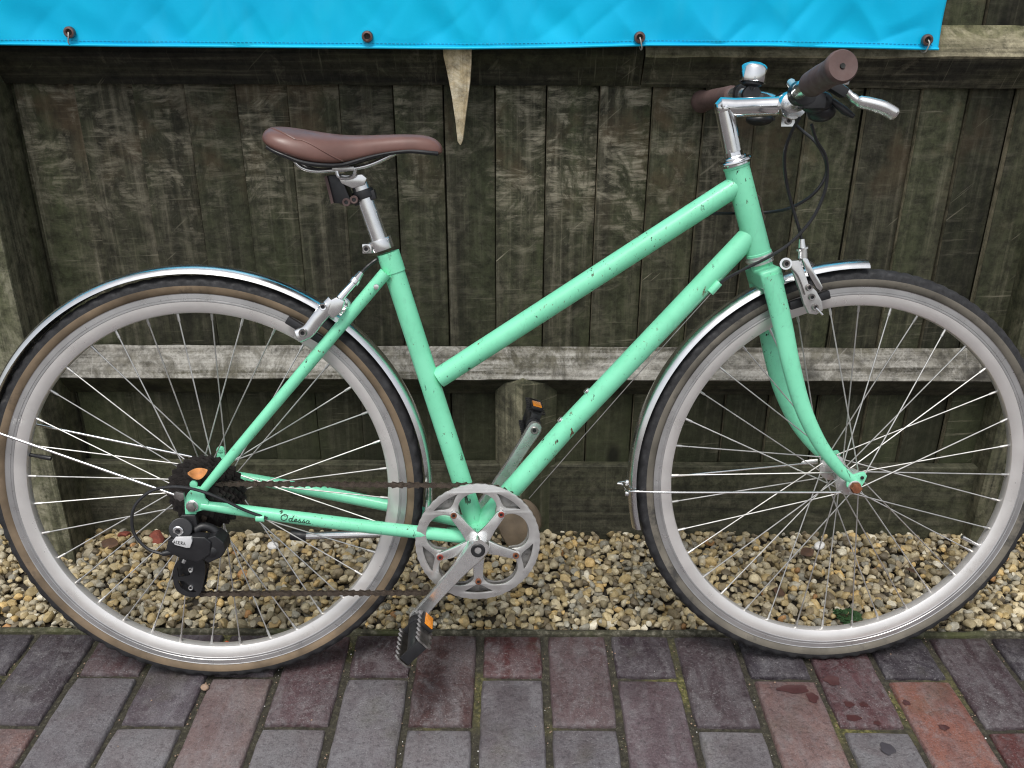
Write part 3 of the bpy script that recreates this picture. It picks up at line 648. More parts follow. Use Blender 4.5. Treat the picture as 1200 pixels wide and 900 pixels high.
# ---- fork, headset
fd = {}
fork = MB(); cr = h1+hd*.012
fork.tube([h1+hd*.006, cr+hd*.022], .017, 24)
fork_o = None
m = fork
cw = lambda dx, y, dz: cr+Vector((dx, y, dz))
fx = hd.cross(YV); fx = fx if fx.x > 0 else -fx
m.slab([cr+hd*a+fx*.017*b_+YV*c_ for a, b_, c_ in ((.006, 1, -.043), (.006, 1, .043), (.006, -1, .043), (.006, -1, -.043))], hd*.03)
forko = m.build('fork', M_MINT, bike, bevel=.006, seg=3)
nearF = B(1003, 568, -.052); off_ = nearF-Vector((HF.x, -.052, HF.z))
for s_ in (-1, 1):
    q = [B(903, 322, -.036), B(917, 380, -.042), B(927, 428, -.046), B(941, 478, -.049), B(961, 520, -.051), B(985, 551, -.052), nearF+Vector((-.003, 0, .006))]
    for p in q: p.y *= -s_
    pp = smooth_path(q, 5); n = len(pp)
    rr = [.0158-.0085*(i/(n-1))**1.5 for i in range(n)]
    MB().tube(pp, rr, 18, flat=.72, ref=(0, 1, 0)).build('fork_blade', M_MINT, forko)
    d = Vector((HF.x, s_*.053, HF.z)); m = MB()
    P = lambda dx, dz: d+Vector((dx, -.0025, dz))
    m.slab([P(-.013, .014), P(-.004, .018), P(.006, .022), P(.015, .024), P(.020, .017), P(.016, .006), P(.011, -.004), P(.004, -.009), P(-.006, -.008), P(-.012, 0)], (0, .005, 0))
    m.build('dropout', M_MINT, forko, bevel=.0012)
    bolt(d+YV*s_*.0025, .0105, .003, M_ALU, forko, 'washer', (0, s_, 0), False); bolt(d+YV*s_*.0055, .0092, .010, M_RUST if s_ < 0 else M_STEELD, forko, 'axle_nut', (0, s_, 0))
    if s_ < 0: bolt(P(.011, .015)-YV*.001, .0028, .002, M_BLACK, forko, 'eyelet', hexa=False)
m = MB(); m.lathe([(.0, -.026), (.0135, -.026), (.0145, -.0245), (.0145, -.014), (.0155, -.0125), (.0155, -.0115)], h0, hd, 6)
m.build('lock_nut', M_CHROME, bike, bevel=.0008)
m = MB(); m.lathe([(.0, -.0125), (.0175, -.0125), (.0185, -.011), (.0185, -.0095), (.0245, -.008), (.0258, -.006), (.0258, -.004), (.0205, -.002), (.0205, .0005), (.0, .0005)], h0, hd, 32); m.build('headset_cup', M_CHROME, bike)
m = MB(); m.lathe([(.0, -.001), (.0205, -.001), (.0208, .003), (.0225, .004), (.0225, .006), (.020, .009), (.020, .0125), (.0, .0125)], h1, hd, 32); m.build('headset_cup', M_ALU, bike)
# head badge bracket on the front of the head tube: three small dark clips
m = MB()
for f_, l in ((.42, .014), (.62, .016)):
    p = lerp(h0, h1, f_)+fx*.0185; m.tube([p-hd*l/2, p+fx*.004, p+hd*l/2], .0022, 8)
m.tube([lerp(h0, h1, .40)+fx*.0195, lerp(h0, h1, .5)+fx*.022, lerp(h0, h1, .66)+fx*.0205], .0016, 8)
m.build('cable_clip', M_CHAIN, bike)

# ---- wheels
def make_wheel(c, rear):
    fl = {-1: -.018, 1: .034} if rear else {-1: -.034, 1: .034}; fr = .021 if rear else .0195
    m = MB()
    prof = [(.0, -.056), (.0048, -.056), (.0048, -.046), (.009, -.045), (.0105, fl[-1]-.006), (fr*.72, fl[-1]-.003), (fr+.003, fl[-1]-.0022), (fr+.004, fl[-1]), (fr+.003, fl[-1]+.0022), (.0145, fl[-1]+.005), (.0118, fl[-1]+.014), (.0118, fl[1]-.014), (.0145, fl[1]-.005), (fr+.003, fl[1]-.0022), (fr+.004, fl[1]), (fr+.003, fl[1]+.0022), (fr*.72, fl[1]+.003), (.0105, fl[1]+.006), (.009, .045), (.0048, .046), (.0048, .060), (0, .060)]
    m.lathe(prof, c, YV, 32)
    w = m.build('wheel', M_ALU, bike)
    # tyre: tread blocks at the shoulder, tan sidewalls down to the bead
    n = 300; sec = []; R0, rr = .3268, .0153
    angs = [-150, -128, -105, -84, -66, -58, -50, -42, -30, -15, 0, 15, 30, 42, 50, 58, 66, 84, 105, 128, 150]
    vs = []
    for i in range(n):
        a = 2*math.pi*i/n; dv = Vector((math.cos(a), 0, math.sin(a)))
        for g_ in angs:
            r = rr
            if 40 <= abs(g_) <= 60: r += .0019 if (i % 4) < 2 else -.0004
            elif abs(g_) < 40: r += .0006*(1 if ((i+int(g_)) % 3) else -1)+.0004
            p = math.radians(g_); vs.append(c+dv*(R0+r*math.cos(p))+YV*(r*1.02*math.sin(p)))
    k = len(angs); fs = []; ms = []
    for i in range(n):
        j = (i+1) % n
        for q in range(k-1):
            fs.append([i*k+q, i*k+q+1, j*k+q+1, j*k+q]); ms.append(0 if max(abs(angs[q]), abs(angs[q+1])) <= 84 else 1)
    MB().add(vs, fs, ms).build('tyre', [M_TREAD, M_WALL if rear else M_WALLG], w, sharp=60)
    # rim
    P = [(.3165, .0132), (.3160, .0126), (.3085, .0126), (.3078, .0118), (.3070, .0118), (.3063, .0127), (.3045, .0127), (.3036, .0121), (.2990, .0119), (.2900, .0100), (.2862, .0075), (.2850, .0045)]
    prof = [(r, -h) for r, h in P]+[(r, h) for r, h in reversed(P)]+[(.312, .0105), (.312, -.0105)]
    mt = [0]*4+[0, 0, 0]+[1]*4+[1]+[1]*4+[0]*7+[0]*3
    MB().lathe(prof, c, YV, 160, closed=True, mats=mt).build('rim', [M_TRACK, M_RIM], w, sharp=25)
    vp = math.radians(-28 if not rear else 168); dv = Vector((math.cos(vp), 0, math.sin(vp)))
    MB().tube([c+dv*.287, c+dv*.272, c+dv*.271, c+dv*.252], [.003, .003, .0036, .0036], 10).build('valve', M_ALUB if not rear else M_BLACK, w)
    for i in range(36):
        s_ = -1 if i % 2 else 1; lead = 1 if (i//2) % 2 else -1; ph = math.radians(i*10+3+(2 if rear else 6))
        hb = ph+lead*math.radians(58); ro = .2865
        a = c+Vector((math.cos(hb)*fr, fl[s_]+lead*.0018, math.sin(hb)*fr)); b = c+Vector((math.cos(ph)*ro, s_*.003, math.sin(ph)*ro)); u = (b-a).normalized()
        MB().tube([a-u*.003, a, b-u*.013], .00112, 6).tube([b-u*.014, b-u*.012, b], [.0017, .0021, .0021], 6).build('spoke', M_SPOKE, w)
    return w
make_wheel(HR, True); make_wheel(HF, False)

# ---- mudguards
def ang(c, px, py, by=0.): p = B(px, py, by)-c; return math.atan2(p.z, p.x)
def mudguard(c, a0, a1, R=.3565, mat=M_GUARD):
    m = MB(); n = 90; K = 12; vs = []
    for side, th in ((0, 0.), (1, .0011)):
        for i in range(n+1):
            a = lerp(a0, a1, i/n); dv = Vector((math.cos(a), 0, math.sin(a)))
            tp = 1.
            for k in range(K+1):
                q = lerp(-82, 82, k/K); q = math.radians(q); w = .0195-th
                vs.append(c+dv*(R-.0125+(.0135-th)*math.cos(q))+YV*(w*math.sin(q)))
    A = (n+1)*(K+1); fs = []
    for i in range(n):
        for k in range(K):
            p = i*(K+1)+k; fs += [[p, p+1, p+K+2, p+K+1], [A+p, A+p+K+1, A+p+K+2, A+p+1]]
        for k in (0, K): p = i*(K+1)+k; fs.append([p, p+K+1, A+p+K+1, A+p])
    for i in (0, n):
        for k in range(K): p = i*(K+1)+k; fs.append([p, A+p, A+p+1, p+1])
    return m.add(vs, fs).build('mudguard', mat, bike)
aF0, aF1 = ang(HF, 1014, 312), ang(HF, 743, 617)
mgf = mudguard(HF, aF0, aF1 if aF1 > 0 else aF1+2*math.pi)
aR0 = ang(HR, 506, 612); mgr = mudguard(HR, aR0, math.radians(187), .3575)
def stay(pts, r, parent): return MB().tube(smooth_path(pts, 6), r, 10).build('mudguard_stay', M_CHROME, parent)
ge = B(733, 572); ge.y = 0
na = B(985, 577, -.047); stay([ge+Vector((-.004, .0, .004)), ge+Vector((-.001, -.014, .001)), B(748, 576, -.025), B(800, 577, -.033), na], .0019, mgf)
fa = B(955, 542, .05); stay([ge+Vector((-.004, .0, .004)), ge+Vector((-.001, .014, .001)), ge+Vector((.02, .024, .004)), fa], .0019, mgf)
MB().tube([fa+Vector((-.024, 0, 0)), fa+Vector((-.02, 0, 0)), fa+Vector((.004, 0, .002))], [.001, .0042, .0048], 10, flat=.6).build('stay_end', M_ALU, mgf)
for z in (.010, -.009): bolt(ge+Vector((.004, 0, z)), .005, .005, M_ALUB, mgf, 'stay_bolt', (-1, 0, 0), False)
rn = B(208, 581, -.066); r0 = B(0, 508, -.040); ext = (r0-rn)*.12; stay([rn, lerp(rn, r0, .5), r0, r0+ext, r0+ext+Vector((-.012, .034, .004))], .0021, mgr)
rf = B(228, 536, .064); r1 = B(40, 497, .045); stay([rf, lerp(rf, r1, .5), r1+(r1-rf)*.2], .0021, mgr)
bolt(rn-YV*.001, .005, .004, M_STEELD, mgr, 'stay_bolt')

# ---- saddle
S = [(308.5, 155, 163, .046), (309.5, 149, 168, .056), (314, 146, 173, .066), (322, 145.5, 178, .072), (336, 146.5, 184, .075), (354, 149.5, 191, .074), (378, 153, 194.5, .066), (404, 155.5, 194, .054), (428, 156, 187, .043), (452, 155, 181, .034), (478, 154.5, 178, .028), (500, 155.5, 179.5, .024), (513, 161, 181, .019), (519, 170, 180, .011)]
m = MB(); vs = []; K = 13
for px, t_, b_, w in S:
    T_ = B(px, t_); b0 = B(px, b_, -w*.9); zt, zb = T_.z-.003, b0.z; h = zt-zb; x = B(px, (t_+b_)/2, -w*.75).x if px < 400 else T_.x
    prof = [(-.90, 0), (-1., .16), (-.99, .42), (-.90, .68), (-.70, .88), (-.38, .99), (0, .985), (.38, .99), (.70, .88), (.90, .68), (.99, .42), (1., .16), (.90, 0)]
    vs += [Vector((x, y*w, zb+z*h)) for y, z in prof]
n = len(S); fs = [[i*K+k, i*K+k+1, (i+1)*K+k+1, (i+1)*K+k] for i in range(n-1) for k in range(K-1)]+[[i*K, (i+1)*K, (i+1)*K+K-1, i*K+K-1] for i in range(n-1)]
fs += [list(range(K)), [(n-1)*K+k for k in range(K)]]
ms = [0]*((n-1)*(K-1))+[1]*(n-1)+[0, 0]
SV = [v.copy() for v in vs]
saddle = m.add(vs, fs, ms).build('saddle', [M_SADDLE, M_BLACK], bike, subsurf=2, sharp=180)
for k_ in (0, K-1):                                    # black shell edge under the cover
    e_ = [SV[i*K+k_]+Vector((0, -SV[i*K+k_].y*.02, .0012)) for i in range(2, n-1)]
    MB().tube(smooth_path(e_, 4), .0034, 8).build('saddle_shell_edge', M_BLACK, saddle)
m = MB()                                               # stitched seam on the flank
from mathutils.bvhtree import BVHTree
bpy.context.view_layer.update()
tree = BVHTree.FromObject(saddle, bpy.context.evaluated_depsgraph_get())
def to_bike(W): return Vector((W[0], W[1]*cl-W[2]*sl, W[1]*sl+W[2]*cl))
def on_saddle(x, y): h = tree.ray_cast(to_bike(EYE), to_bike(ray(x, y)).normalized()); return h[0]
for k, line in enumerate((((346, 163.5), (354, 164.5), (366, 170), (380, 178), (392, 184.5), (402, 189)), ((311, 148), (318, 150), (328, 154), (338, 159), (346, 163.5)))):
    pp = [h for h in (on_saddle(*p) for p in smooth_path([(a_, b_, 0) for a_, b_ in line], 5) for p in [(p.x, p.y)]) if h is not None]
    if len(pp) > 2: MB().tube(pp, .0011 if k == 0 else .0014, 6).build('seam', M_SADDLE, saddle)
for s_ in (-1, 1):
    q = [B(345, 184, 0)+Vector((0, s_*.02, 0)), B(356, 194, 0)+Vector((0, s_*.021, -.002)), B(372, 200, 0)+Vector((0, s_*.022, 0)), B(392, 199, 0)+Vector((0, s_*.022, 0)), B(420, 196.5, 0)+Vector((0, s_*.022, 0)), B(440, 191, 0)+Vector((0, s_*.02, 0)), B(466, 178, 0)+Vector((0, s_*.012, 0))]
    MB().tube(smooth_path(q, 6), .0034, 10).build('saddle_rail', M_ALUB, saddle)
sp0, sp1 = B(421, 214), B(449, 293); sd_ = (sp1-sp0).normalized()
m = MB(); m.tube([sp0, sp1], .0133, 24)
seatpost = m.build('seat_post', M_ALUB, bike)
m = MB(); poly = [B(*p, -.017) for p in ((394, 204), (400, 215), (413, 221), (427, 217), (430, 209), (424, 204), (414, 205), (404, 205))]
m.slab(poly, (0, .034, 0)); m.build('saddle_clamp', M_ALUB, seatpost, bevel=.002)
m = MB(); m.box(B(405, 197, 0), (.032, .056, .007)); m.build('clamp_plate', M_ALU, seatpost, bevel=.002)
m = MB(); m.tube(smooth_path([B(394, 199, -.024), B(397, 207, -.024), B(406, 209, -.024), B(414, 206, -.024), B(417, 198, -.024)], 5), .0028, 8); m.build('clamp_bow', M_ALUB, seatpost)
cq = lerp(sp0, sp1, .93)
m = MB(); m.tube([cq-sd_*.010, cq+sd_*.007], .0182, 24); m.box(cq+Vector((-.021, 0, -.004)), (.014, .022, .014)); cl_ = m.build('seat_clamp', M_ALUB, bike, bevel=.001)
socket(cq+Vector((-.022, -.011, -.004)), .0058, .004, M_STEELD, cl_)
bq = lerp(sp0, sp1, .17)
m = MB(); m.tube([bq-sd_*.0065, bq+sd_*.0065], .0165, 24); m.slab([B(*p, -.010) for p in ((412, 232), (438, 222), (441, 233), (416, 242))], (0, .02, 0))
m.slab([B(*p, -.016) for p in ((383, 206), (398, 204), (408, 228), (414, 240), (391, 238))], (0, .05, 0))
rbk = m.build('reflector_bracket', M_BLACK, bike, bevel=.0015)
for x, y in ((406, 237), (415, 234)): socket(B(x, y, -.017), .0062, .003, M_GRIP, rbk)
m = MB(); m.slab([B(*p, -.020) for p in ((380, 207), (383, 206), (391, 238), (388, 239))], (0, .06, 0)); m.build('reflector', M_GRIP, rbk)

# ---- stem, handlebar, grips
q0, q1 = h0-hd*.02, B(849, 127)
m = MB(); m.tube(smooth_path([q0, lerp(q0, q1, .6), q1], 4), .0143, 24); 
e1 = B(924, 124)
m.tube([q1+Vector((-.0095, 0, 0)), q1+Vector((-.007, 0, .002)), lerp(q1, e1, .15), lerp(q1, e1, .8), e1], [.009, .0143, .0146, .0140, .0165], 24)
m.ball(q1, .0149, 0, 24, 14)
m.tube([e1-YV*.024, e1-YV*.022, e1+YV*.022, e1+YV*.024], [.0195, .0208, .0208, .0195], 28)
m.box(e1+Vector((-.004, 0, -.022)), (.020, .030, .016))
stem = m.build('stem', M_CHROME, bike)
socket(e1+Vector((-.004, -.015, -.022)), .0055, .003, M_STEELD, stem, 'clamp_bolt')
g0 = B(986, 78, -.285); g1 = B(938, 106, -.165)
f0 = B(822, 119, .275); f1 = B(865, 106, .15)
f1.z = lerp(f0.z, e1.z, .35)+.012
bar = smooth_path([g0, lerp(g0, g1, .5), g1, Vector((e1.x-.004, -.07, lerp(g1.z, e1.z, .45))), e1-YV*.03, e1+YV*.03, Vector((e1.x-.008, .075, e1.z+.012)), f1, lerp(f1, f0, .5), f0], 6)
hb = MB().tube(bar, .0112, 18).build('handlebar', M_ALUB, bike)
for a, b in ((g0, g1), (f0, f1)):
    u = (b-a).normalized(); L = .092 if a is g0 else .115; m = MB()
    rg = [(0, .0), (.003, -.0005), (.0032, .0015), (.0175, -.0012), (.0194, .002), (.0197, .006), (.0188, .012), (.0175, .020), (.0162, .03), (.0168, .06), (.0162, .09), (.0165, L-.006), (.0158, L), (.0112, L)]
    m.lathe(rg, a-u*.004, u, 30, mats=[1, 1]+[0]*11); m.build('grip', [M_GRIP, M_INK], hb)
def lever_set(s_):
    base = Vector((lerp(g1, e1, .12).x, -.150, 0)) if s_ < 0 else Vector((f1.x+.004, .135, 0))
    if s_ < 0:
        bp = B(940, 109, -.145)
        m = MB(); m.tube([bp-YV*.012, bp+YV*.012], .0165, 18); m.box(bp+Vector((.014, 0, -.010)), (.030, .022, .020)); m.ball(B(957, 120, -.13), (.022, .022, .016)); m.ball(B(962, 131, -.12), (.019, .024, .014)); m.box(B(979, 103, -.16), (.03, .018, .012), R=Matrix.Rotation(.5, 3, 'Y'))
        m.tube([B(975, 118, -.14), B(990, 130, -.145), B(1001, 137, -.15)], [.004, .0055, .003], 10)
        sh = m.build('shifter', M_BLACK, hb, bevel=.0015)
        m = MB(); m.tube(smooth_path([B(982, 100, -.155), B(993, 108, -.158), B(1004, 118, -.162), B(1020, 122, -.168), B(1036, 127, -.172), B(1050, 135, -.175)], 5), [.0045]*8+[.0058]*3+[.0078+.0005*i/4 for i in range(10)]+[.0088]*4+[.0065], 14, flat=1.5, ref=(0, 1, 0))
        m.build('brake_lever', M_CRANK, hb)
        bolt(B(990, 98, -.165), .0055, .004, M_ALUB, hb, 'pivot_bolt', (0, -.3, 1), False); bolt(B(953, 109, -.153), .004, .004, M_ALUB, sh, 'clamp_bolt', hexa=False)
        m = MB(); m.tube([B(927, 97, -.10), B(931, 103, -.12), B(938, 109, -.14)], [.006, .005, .004], 10); m.build('cable_adjuster', M_ALU, hb)
    else:
        bp = f1+Vector((.006, -.006, 0))
        m = MB(); m.tube([bp-YV*.012, bp+YV*.012], .0165, 18); sh = m.build('shifter', M_BLACK, hb, bevel=.0015)
        m = MB(); m.ball(B(890, 140, .09), (.022, .02, .010)); m.box(B(896, 137, .10), (.03, .022, .012)); m.build('shifter_pod', M_BLACK, sh, bevel=.0015)
        m = MB(); m.tube(smooth_path([bp+Vector((.012, 0, -.008)), bp+Vector((.035, .02, -.018)), bp+Vector((.055, .06, -.03)), bp+Vector((.06, .09, -.034))], 5), .0055, 12); m.build('brake_lever', M_CRANK, hb)
lever_set(-1); lever_set(1)
bc = B(881, 99, .085); m = MB()
m.lathe([(.0, .0335), (.006, .0335), (.0115, .0325), (.0175, .0295), (.0205, .0265), (.0215, .023), (.0215, .006), (.0205, .003), (.018, .003)], bc, (.12, .05, 1), 32)
bell = m.build('bell', M_CHROME, hb, sharp=50)
MB().lathe([(.016, .004), (.016, -.001), (.008, -.004), (.006, -.010), (0, -.010)], bc, (.12, .05, 1), 20).build('bell_base', M_BLACK, bell)
MB().tube([Vector((bc.x, bc.y-.006, bc.z-.016)), Vector((bc.x, bc.y+.006, bc.z-.016))], .0145, 18).build('bell_clamp', M_BLACK, bell)

# ---- cables
def cable(pts, r=.0024, n=8, name='cable', mat=M_CABLE): return MB().tube(smooth_path(pts, n), r, 8).build(name, mat, bike)
cable([B(937, 138, -.11), B(927, 156, -.09), B(919.5, 180, -.07), B(921, 210, -.05), B(928, 240, -.042), B(936, 267, -.04), B(939, 280, -.04)])
cable([B(951, 146, -.10), B(957, 165, -.085), B(967, 182, -.07), B(969.5, 202, -.06), B(966, 226, -.055), B(952, 256, -.05), B(928, 283, -.046), B(903, 300, -.042), B(873, 315, -.032), B(852, 326, -.022), B(841, 334, -.016)])
cable([B(925, 140, .02), B(940, 153, .0), B(957, 168, -.02), B(968, 190, -.03), B(966, 210, -.03), B(950, 230, -.02), B(925, 244, .0), B(897, 249, .028), B(860, 250, .03), B(822, 252, .024), B(795, 262, .018)])
cable([B(834, 343, -.010), B(742, 445, -.004), B(620, 584, -.006)], .0009, 2, 'gear_wire', M_STEELD)
cable([B(313, 607.5, -.068), B(285, 597, -.072), B(258, 584, -.076), B(230, 574, -.078), B(203, 570.5, -.08), B(178, 575, -.082), B(160, 590, -.085), B(154.5, 607, -.088), B(158, 627, -.09), B(173, 643, -.092), B(190, 649, -.092)], .0025)
cable([B(424, 319, -.012), B(432, 311, -.010), B(444, 303, -.004), B(450, 308, .02)], .0024)

# ---- rim brakes
def brake_arm(px, by, w, parent, name='brake_arm', th=.010, mat=M_ALU):
    P_ = [B(x, y, by) for x, y in px]; P_ = smooth_path(P_, 4)
    ww = [w]*len(P_)
    return MB().tube(P_, ww, 12, flat=th/2/w, ref=(0, 1, 0)).build(name, mat, parent, sharp=60)
def arm_plate(px, by, th, name, mat, parent, bev=.0022): return MB().slab([B(x, y, by) for x, y in px], (0, th, 0)).build(name, mat, parent, bevel=bev, seg=2)
bf_ = arm_plate([(925, 306), (937, 305), (943, 318), (948, 333), (957, 341), (963, 352), (965, 364), (957, 369), (948, 368), (942, 356), (938, 342), (932, 326)], -.052, .009, 'brake', M_ALU, bike)
arm_plate([(939, 300), (947, 303), (952, 314), (960, 327), (965, 337), (962, 342), (957, 338), (949, 324), (943, 312)], -.040, .008, 'link_arm', M_CHROME, bf_)
MB().tube(smooth_path([B(927, 314, -.056), B(934, 322, -.058), B(939, 333, -.058), B(943, 345, -.056)], 5), .0014, 6).build('brake_spring', M_STEELD, bf_)
brake_arm([(936, 306), (948, 320), (958, 333), (963, 343)], .040, .0075, bf_)
brake_arm([(935, 318), (950, 316), (962, 330), (966, 342)], .030, .004, bf_, 'brake_spring', .006, M_CHROME)
m = MB(); m.tube([B(941, 302, -.038), B(940.5, 292, -.038)], .0072, 14); m.tube([B(940.5, 292, -.038), B(940, 290, -.038)], .0095, 14); m.tube([B(940, 290, -.038), B(939.5, 280, -.038)], [.0058, .0045], 14); m.build('noodle', M_ALUB, bf_)
m = MB(); m.tube([B(938, 302, -.038), B(945, 306, -.02), B(955, 312, .01), B(958, 320, .035)], .003, 10); m.build('brake_wire', M_STEELD, bf_)
a = ang(HF, 943, 355); dv = Vector((math.cos(a), 0, math.sin(a))); tn = Vector((-dv.z, 0, dv.x))
for s_ in (-1, 1):
    p = HF+dv*.311+YV*s_*.020; m = MB(); m.slab([p+tn*.032+dv*.006, p-tn*.032+dv*.006, p-tn*.032-dv*.007, p+tn*.032-dv*.007], YV*s_*.010); m.build('brake_pad', M_BLACK, bf_, bevel=.002)
for x, y in ((948, 337), (951, 348), (955, 360)): socket(B(x, y, -.053), .0052, .004, M_STEELD, bf_)
m = MB(); m.tube([B(956, 361, -.056), B(964, 369, -.058)], .0016, 8); m.build('cable_end', M_ALUB, bf_)
m = MB(); m.tube([B(921, 309, -.03), B(921, 309, -.056)], .009, 16); m.build('brake_pivot', M_ALUB, bf_)
socket(B(921, 309, -.056), .006, .004, M_STEELD, bf_)
brr = brake_arm([(349, 394), (361, 388), (371, 375), (380, 365), (391, 353)], -.046, .0108, bike, 'brake', .012, M_ALUB)
m = MB(); m.slab([B(*p, -.052) for p in ((386, 352), (394, 348), (404, 353), (400, 366), (390, 374), (383, 368))], (0, .012, 0)); m.build('brake_body', M_ALUB, brr, bevel=.003)
brake_arm([(389, 374), (396, 366), (407, 358), (402, 352)], .036, .0075, brr, 'brake_arm', .010, M_ALUB)
m = MB(); m.tube([B(393, 356, -.046), B(406, 341, -.035), B(415, 331, -.025)], [.0058, .0052, .005], 12, flat=.7); m.tube([B(414, 332, -.025), B(417, 328, -.022)], .0074, 14); m.tube([B(417, 328, -.022), B(423, 320, -.014)], [.0062, .0045], 12); m.build('noodle', M_ALUB, brr)
a = ang(HR, 356, 392); dv = Vector((math.cos(a), 0, math.sin(a))); tn = Vector((-dv.z, 0, dv.x))
for s_ in (-1, 1):
    p = HR+dv*.311+YV*s_*.019; m = MB(); m.slab([p+tn*.032+dv*.006, p-tn*.032+dv*.006, p-tn*.032-dv*.006, p+tn*.032-dv*.006], YV*s_*.010); m.build('brake_pad', M_BLACK, brr, bevel=.002)
socket(B(355, 390, -.053), .0062, .004, M_STEELD, brr); socket(B(379, 359, -.05), .006, .006, M_ALUB, brr); bolt(B(405, 362, .02), .006, .02, M_ALUB, brr)

# ---- chainset
CY = -.046; CC = Vector((BB.x, CY, BB.z)); RC = .1005
def gear(R, teeth, depth=.0032, n=6):
    o = []
    for i in range(teeth*n):
        a = 2*math.pi*i/(teeth*n); f = (i % n)/n; o.append(((R+depth*(.5+.5*math.cos(2*math.pi*f))-depth*.5)*math.cos(a), (R+depth*(.5+.5*math.cos(2*math.pi*f))-depth*.5)*math.sin(a)))
    return o
def ringmesh(R, y, th, teeth, k=1., tri=True, td=.0032):
    star = []
    for i in range(150):
        a = 2*math.pi*i/150; dl = ((math.degrees(a)-54+36) % 72)-36; dl = dl-36 if dl > 0 else dl+36       # distance from the lobe centre between two arms
        star.append((k*(.054+.0335*math.sqrt(max(0, 1-(dl/30.5)**2)))*math.cos(a), k*(.054+.0335*math.sqrt(max(0, 1-(dl/30.5)**2)))*math.sin(a)))
    holes = [star]
    if tri:
        for j in range(5):
            b = math.radians(54+72*j); h = []
            for q in np.linspace(-15.5, 15.5, 9): h.append((k*.0915*math.cos(b+math.radians(q)), k*.0915*math.sin(b+math.radians(q))))
            for q, r in ((11, .086), (6, .0795), (2, .0765), (-2, .0765), (-6, .0795), (-11, .086)): h.append((k*r*math.cos(b+math.radians(q)), k*r*math.sin(b+math.radians(q))))
            holes.append(h)
    vs, fs = plate(gear(R, teeth, td), holes, th, .0004)
    return [Vector((BB.x+v.x, y+v.z, BB.z+v.y)) for v in vs], fs
m = MB(); m.add(*ringmesh(RC, CY, .0036, 48, .975, True, .0009)); cs = m.build('chainset', M_ALU, bike, sharp=30)
m = MB(); m.add(*ringmesh(.0930, CY+.0095, .0032, 46, .955, False)); m.build('inner_chainring', M_INNER, cs, sharp=30)
m = MB()
for j in range(5):
    b = math.radians(54+72*j); u = Vector((math.cos(b), 0, math.sin(b))); w = Vector((-u.z, 0, u.x)); o_ = Vector((BB.x, CY-.0045, BB.z))
    m.slab([o_+u*.008+w*.013, o_+u*.035+w*.0088, o_+u*.062+w*.0075, o_+u*.0705+w*.0045, o_+u*.0705-w*.0045, o_+u*.062-w*.0075, o_+u*.035-w*.0088, o_+u*.008-w*.013], YV*-.0065)
m.tube([Vector((BB.x, CY+.004, BB.z)), Vector((BB.x, CY-.020, BB.z))], .0185, 28)
m.build('spider', M_CRANK, cs, bevel=.0022)
for j in range(5):
    b = math.radians(54+72*j); p = Vector((BB.x+.064*math.cos(b), CY-.011, BB.z+.064*math.sin(b))); socket(p, .0050, .0022, M_RED if j in (0, 2) else M_RUST, cs, 'chainring_bolt')
def crank(endp, y0, y1, face, name):
    a = Vector((BB.x, y0, BB.z)); b = Vector((endp.x, y1, endp.z)); u = (b-a).normalized(); w = u.cross(YV).normalized(); s_ = -1 if y1 < 0 else 1
    m = MB(); L = (b-a).length; vs = []; N = 14
    st_ = [(-.017, .008), (-.014, .0135), (-.006, .0172), (.006, .0175), (.03, .0145), (.06, .0118), (.11, .0105), (.15, .0112), (L-.006, .0128), (L+.004, .0122), (L+.010, .0095), (L+.0128, .0045)]
    for d_, hw in st_:
        c = a+u*d_; th = .0062 if d_ > .02 else .0085
        vs += [c+w*hw*.82-YV*th, c+w*hw-YV*th*.45, c+w*hw+YV*th*.6, c+w*hw*.85+YV*th, c-w*hw*.85+YV*th, c-w*hw+YV*th*.6, c-w*hw-YV*th*.45, c-w*hw*.82-YV*th]
    k = 8; n = len(st_)
    fs = [[i*k+q, i*k+(q+1) % k, (i+1)*k+(q+1) % k, (i+1)*k+q] for i in range(n-1) for q in range(k)]+[list(range(k)), [(n-1)*k+q for q in range(k)]]
    o = m.add(vs, fs).build(name, M_CRANK, cs, sharp=50)
    return o, b
eN, eF = B(489, 722, -.071), B(626, 503, .072)
crN, pN = crank(eN, CY-.022, -.071, -1, 'crank'); crF, pF = crank(eF, .052, .072, 1, 'crank')
socket(Vector((BB.x, CY-.0285, BB.z)), .0115, .004, M_BLACK, crN, 'crank_bolt')
socket(pF-YV*.006, .0068, .003, M_STEELD, crF, 'axle_end')
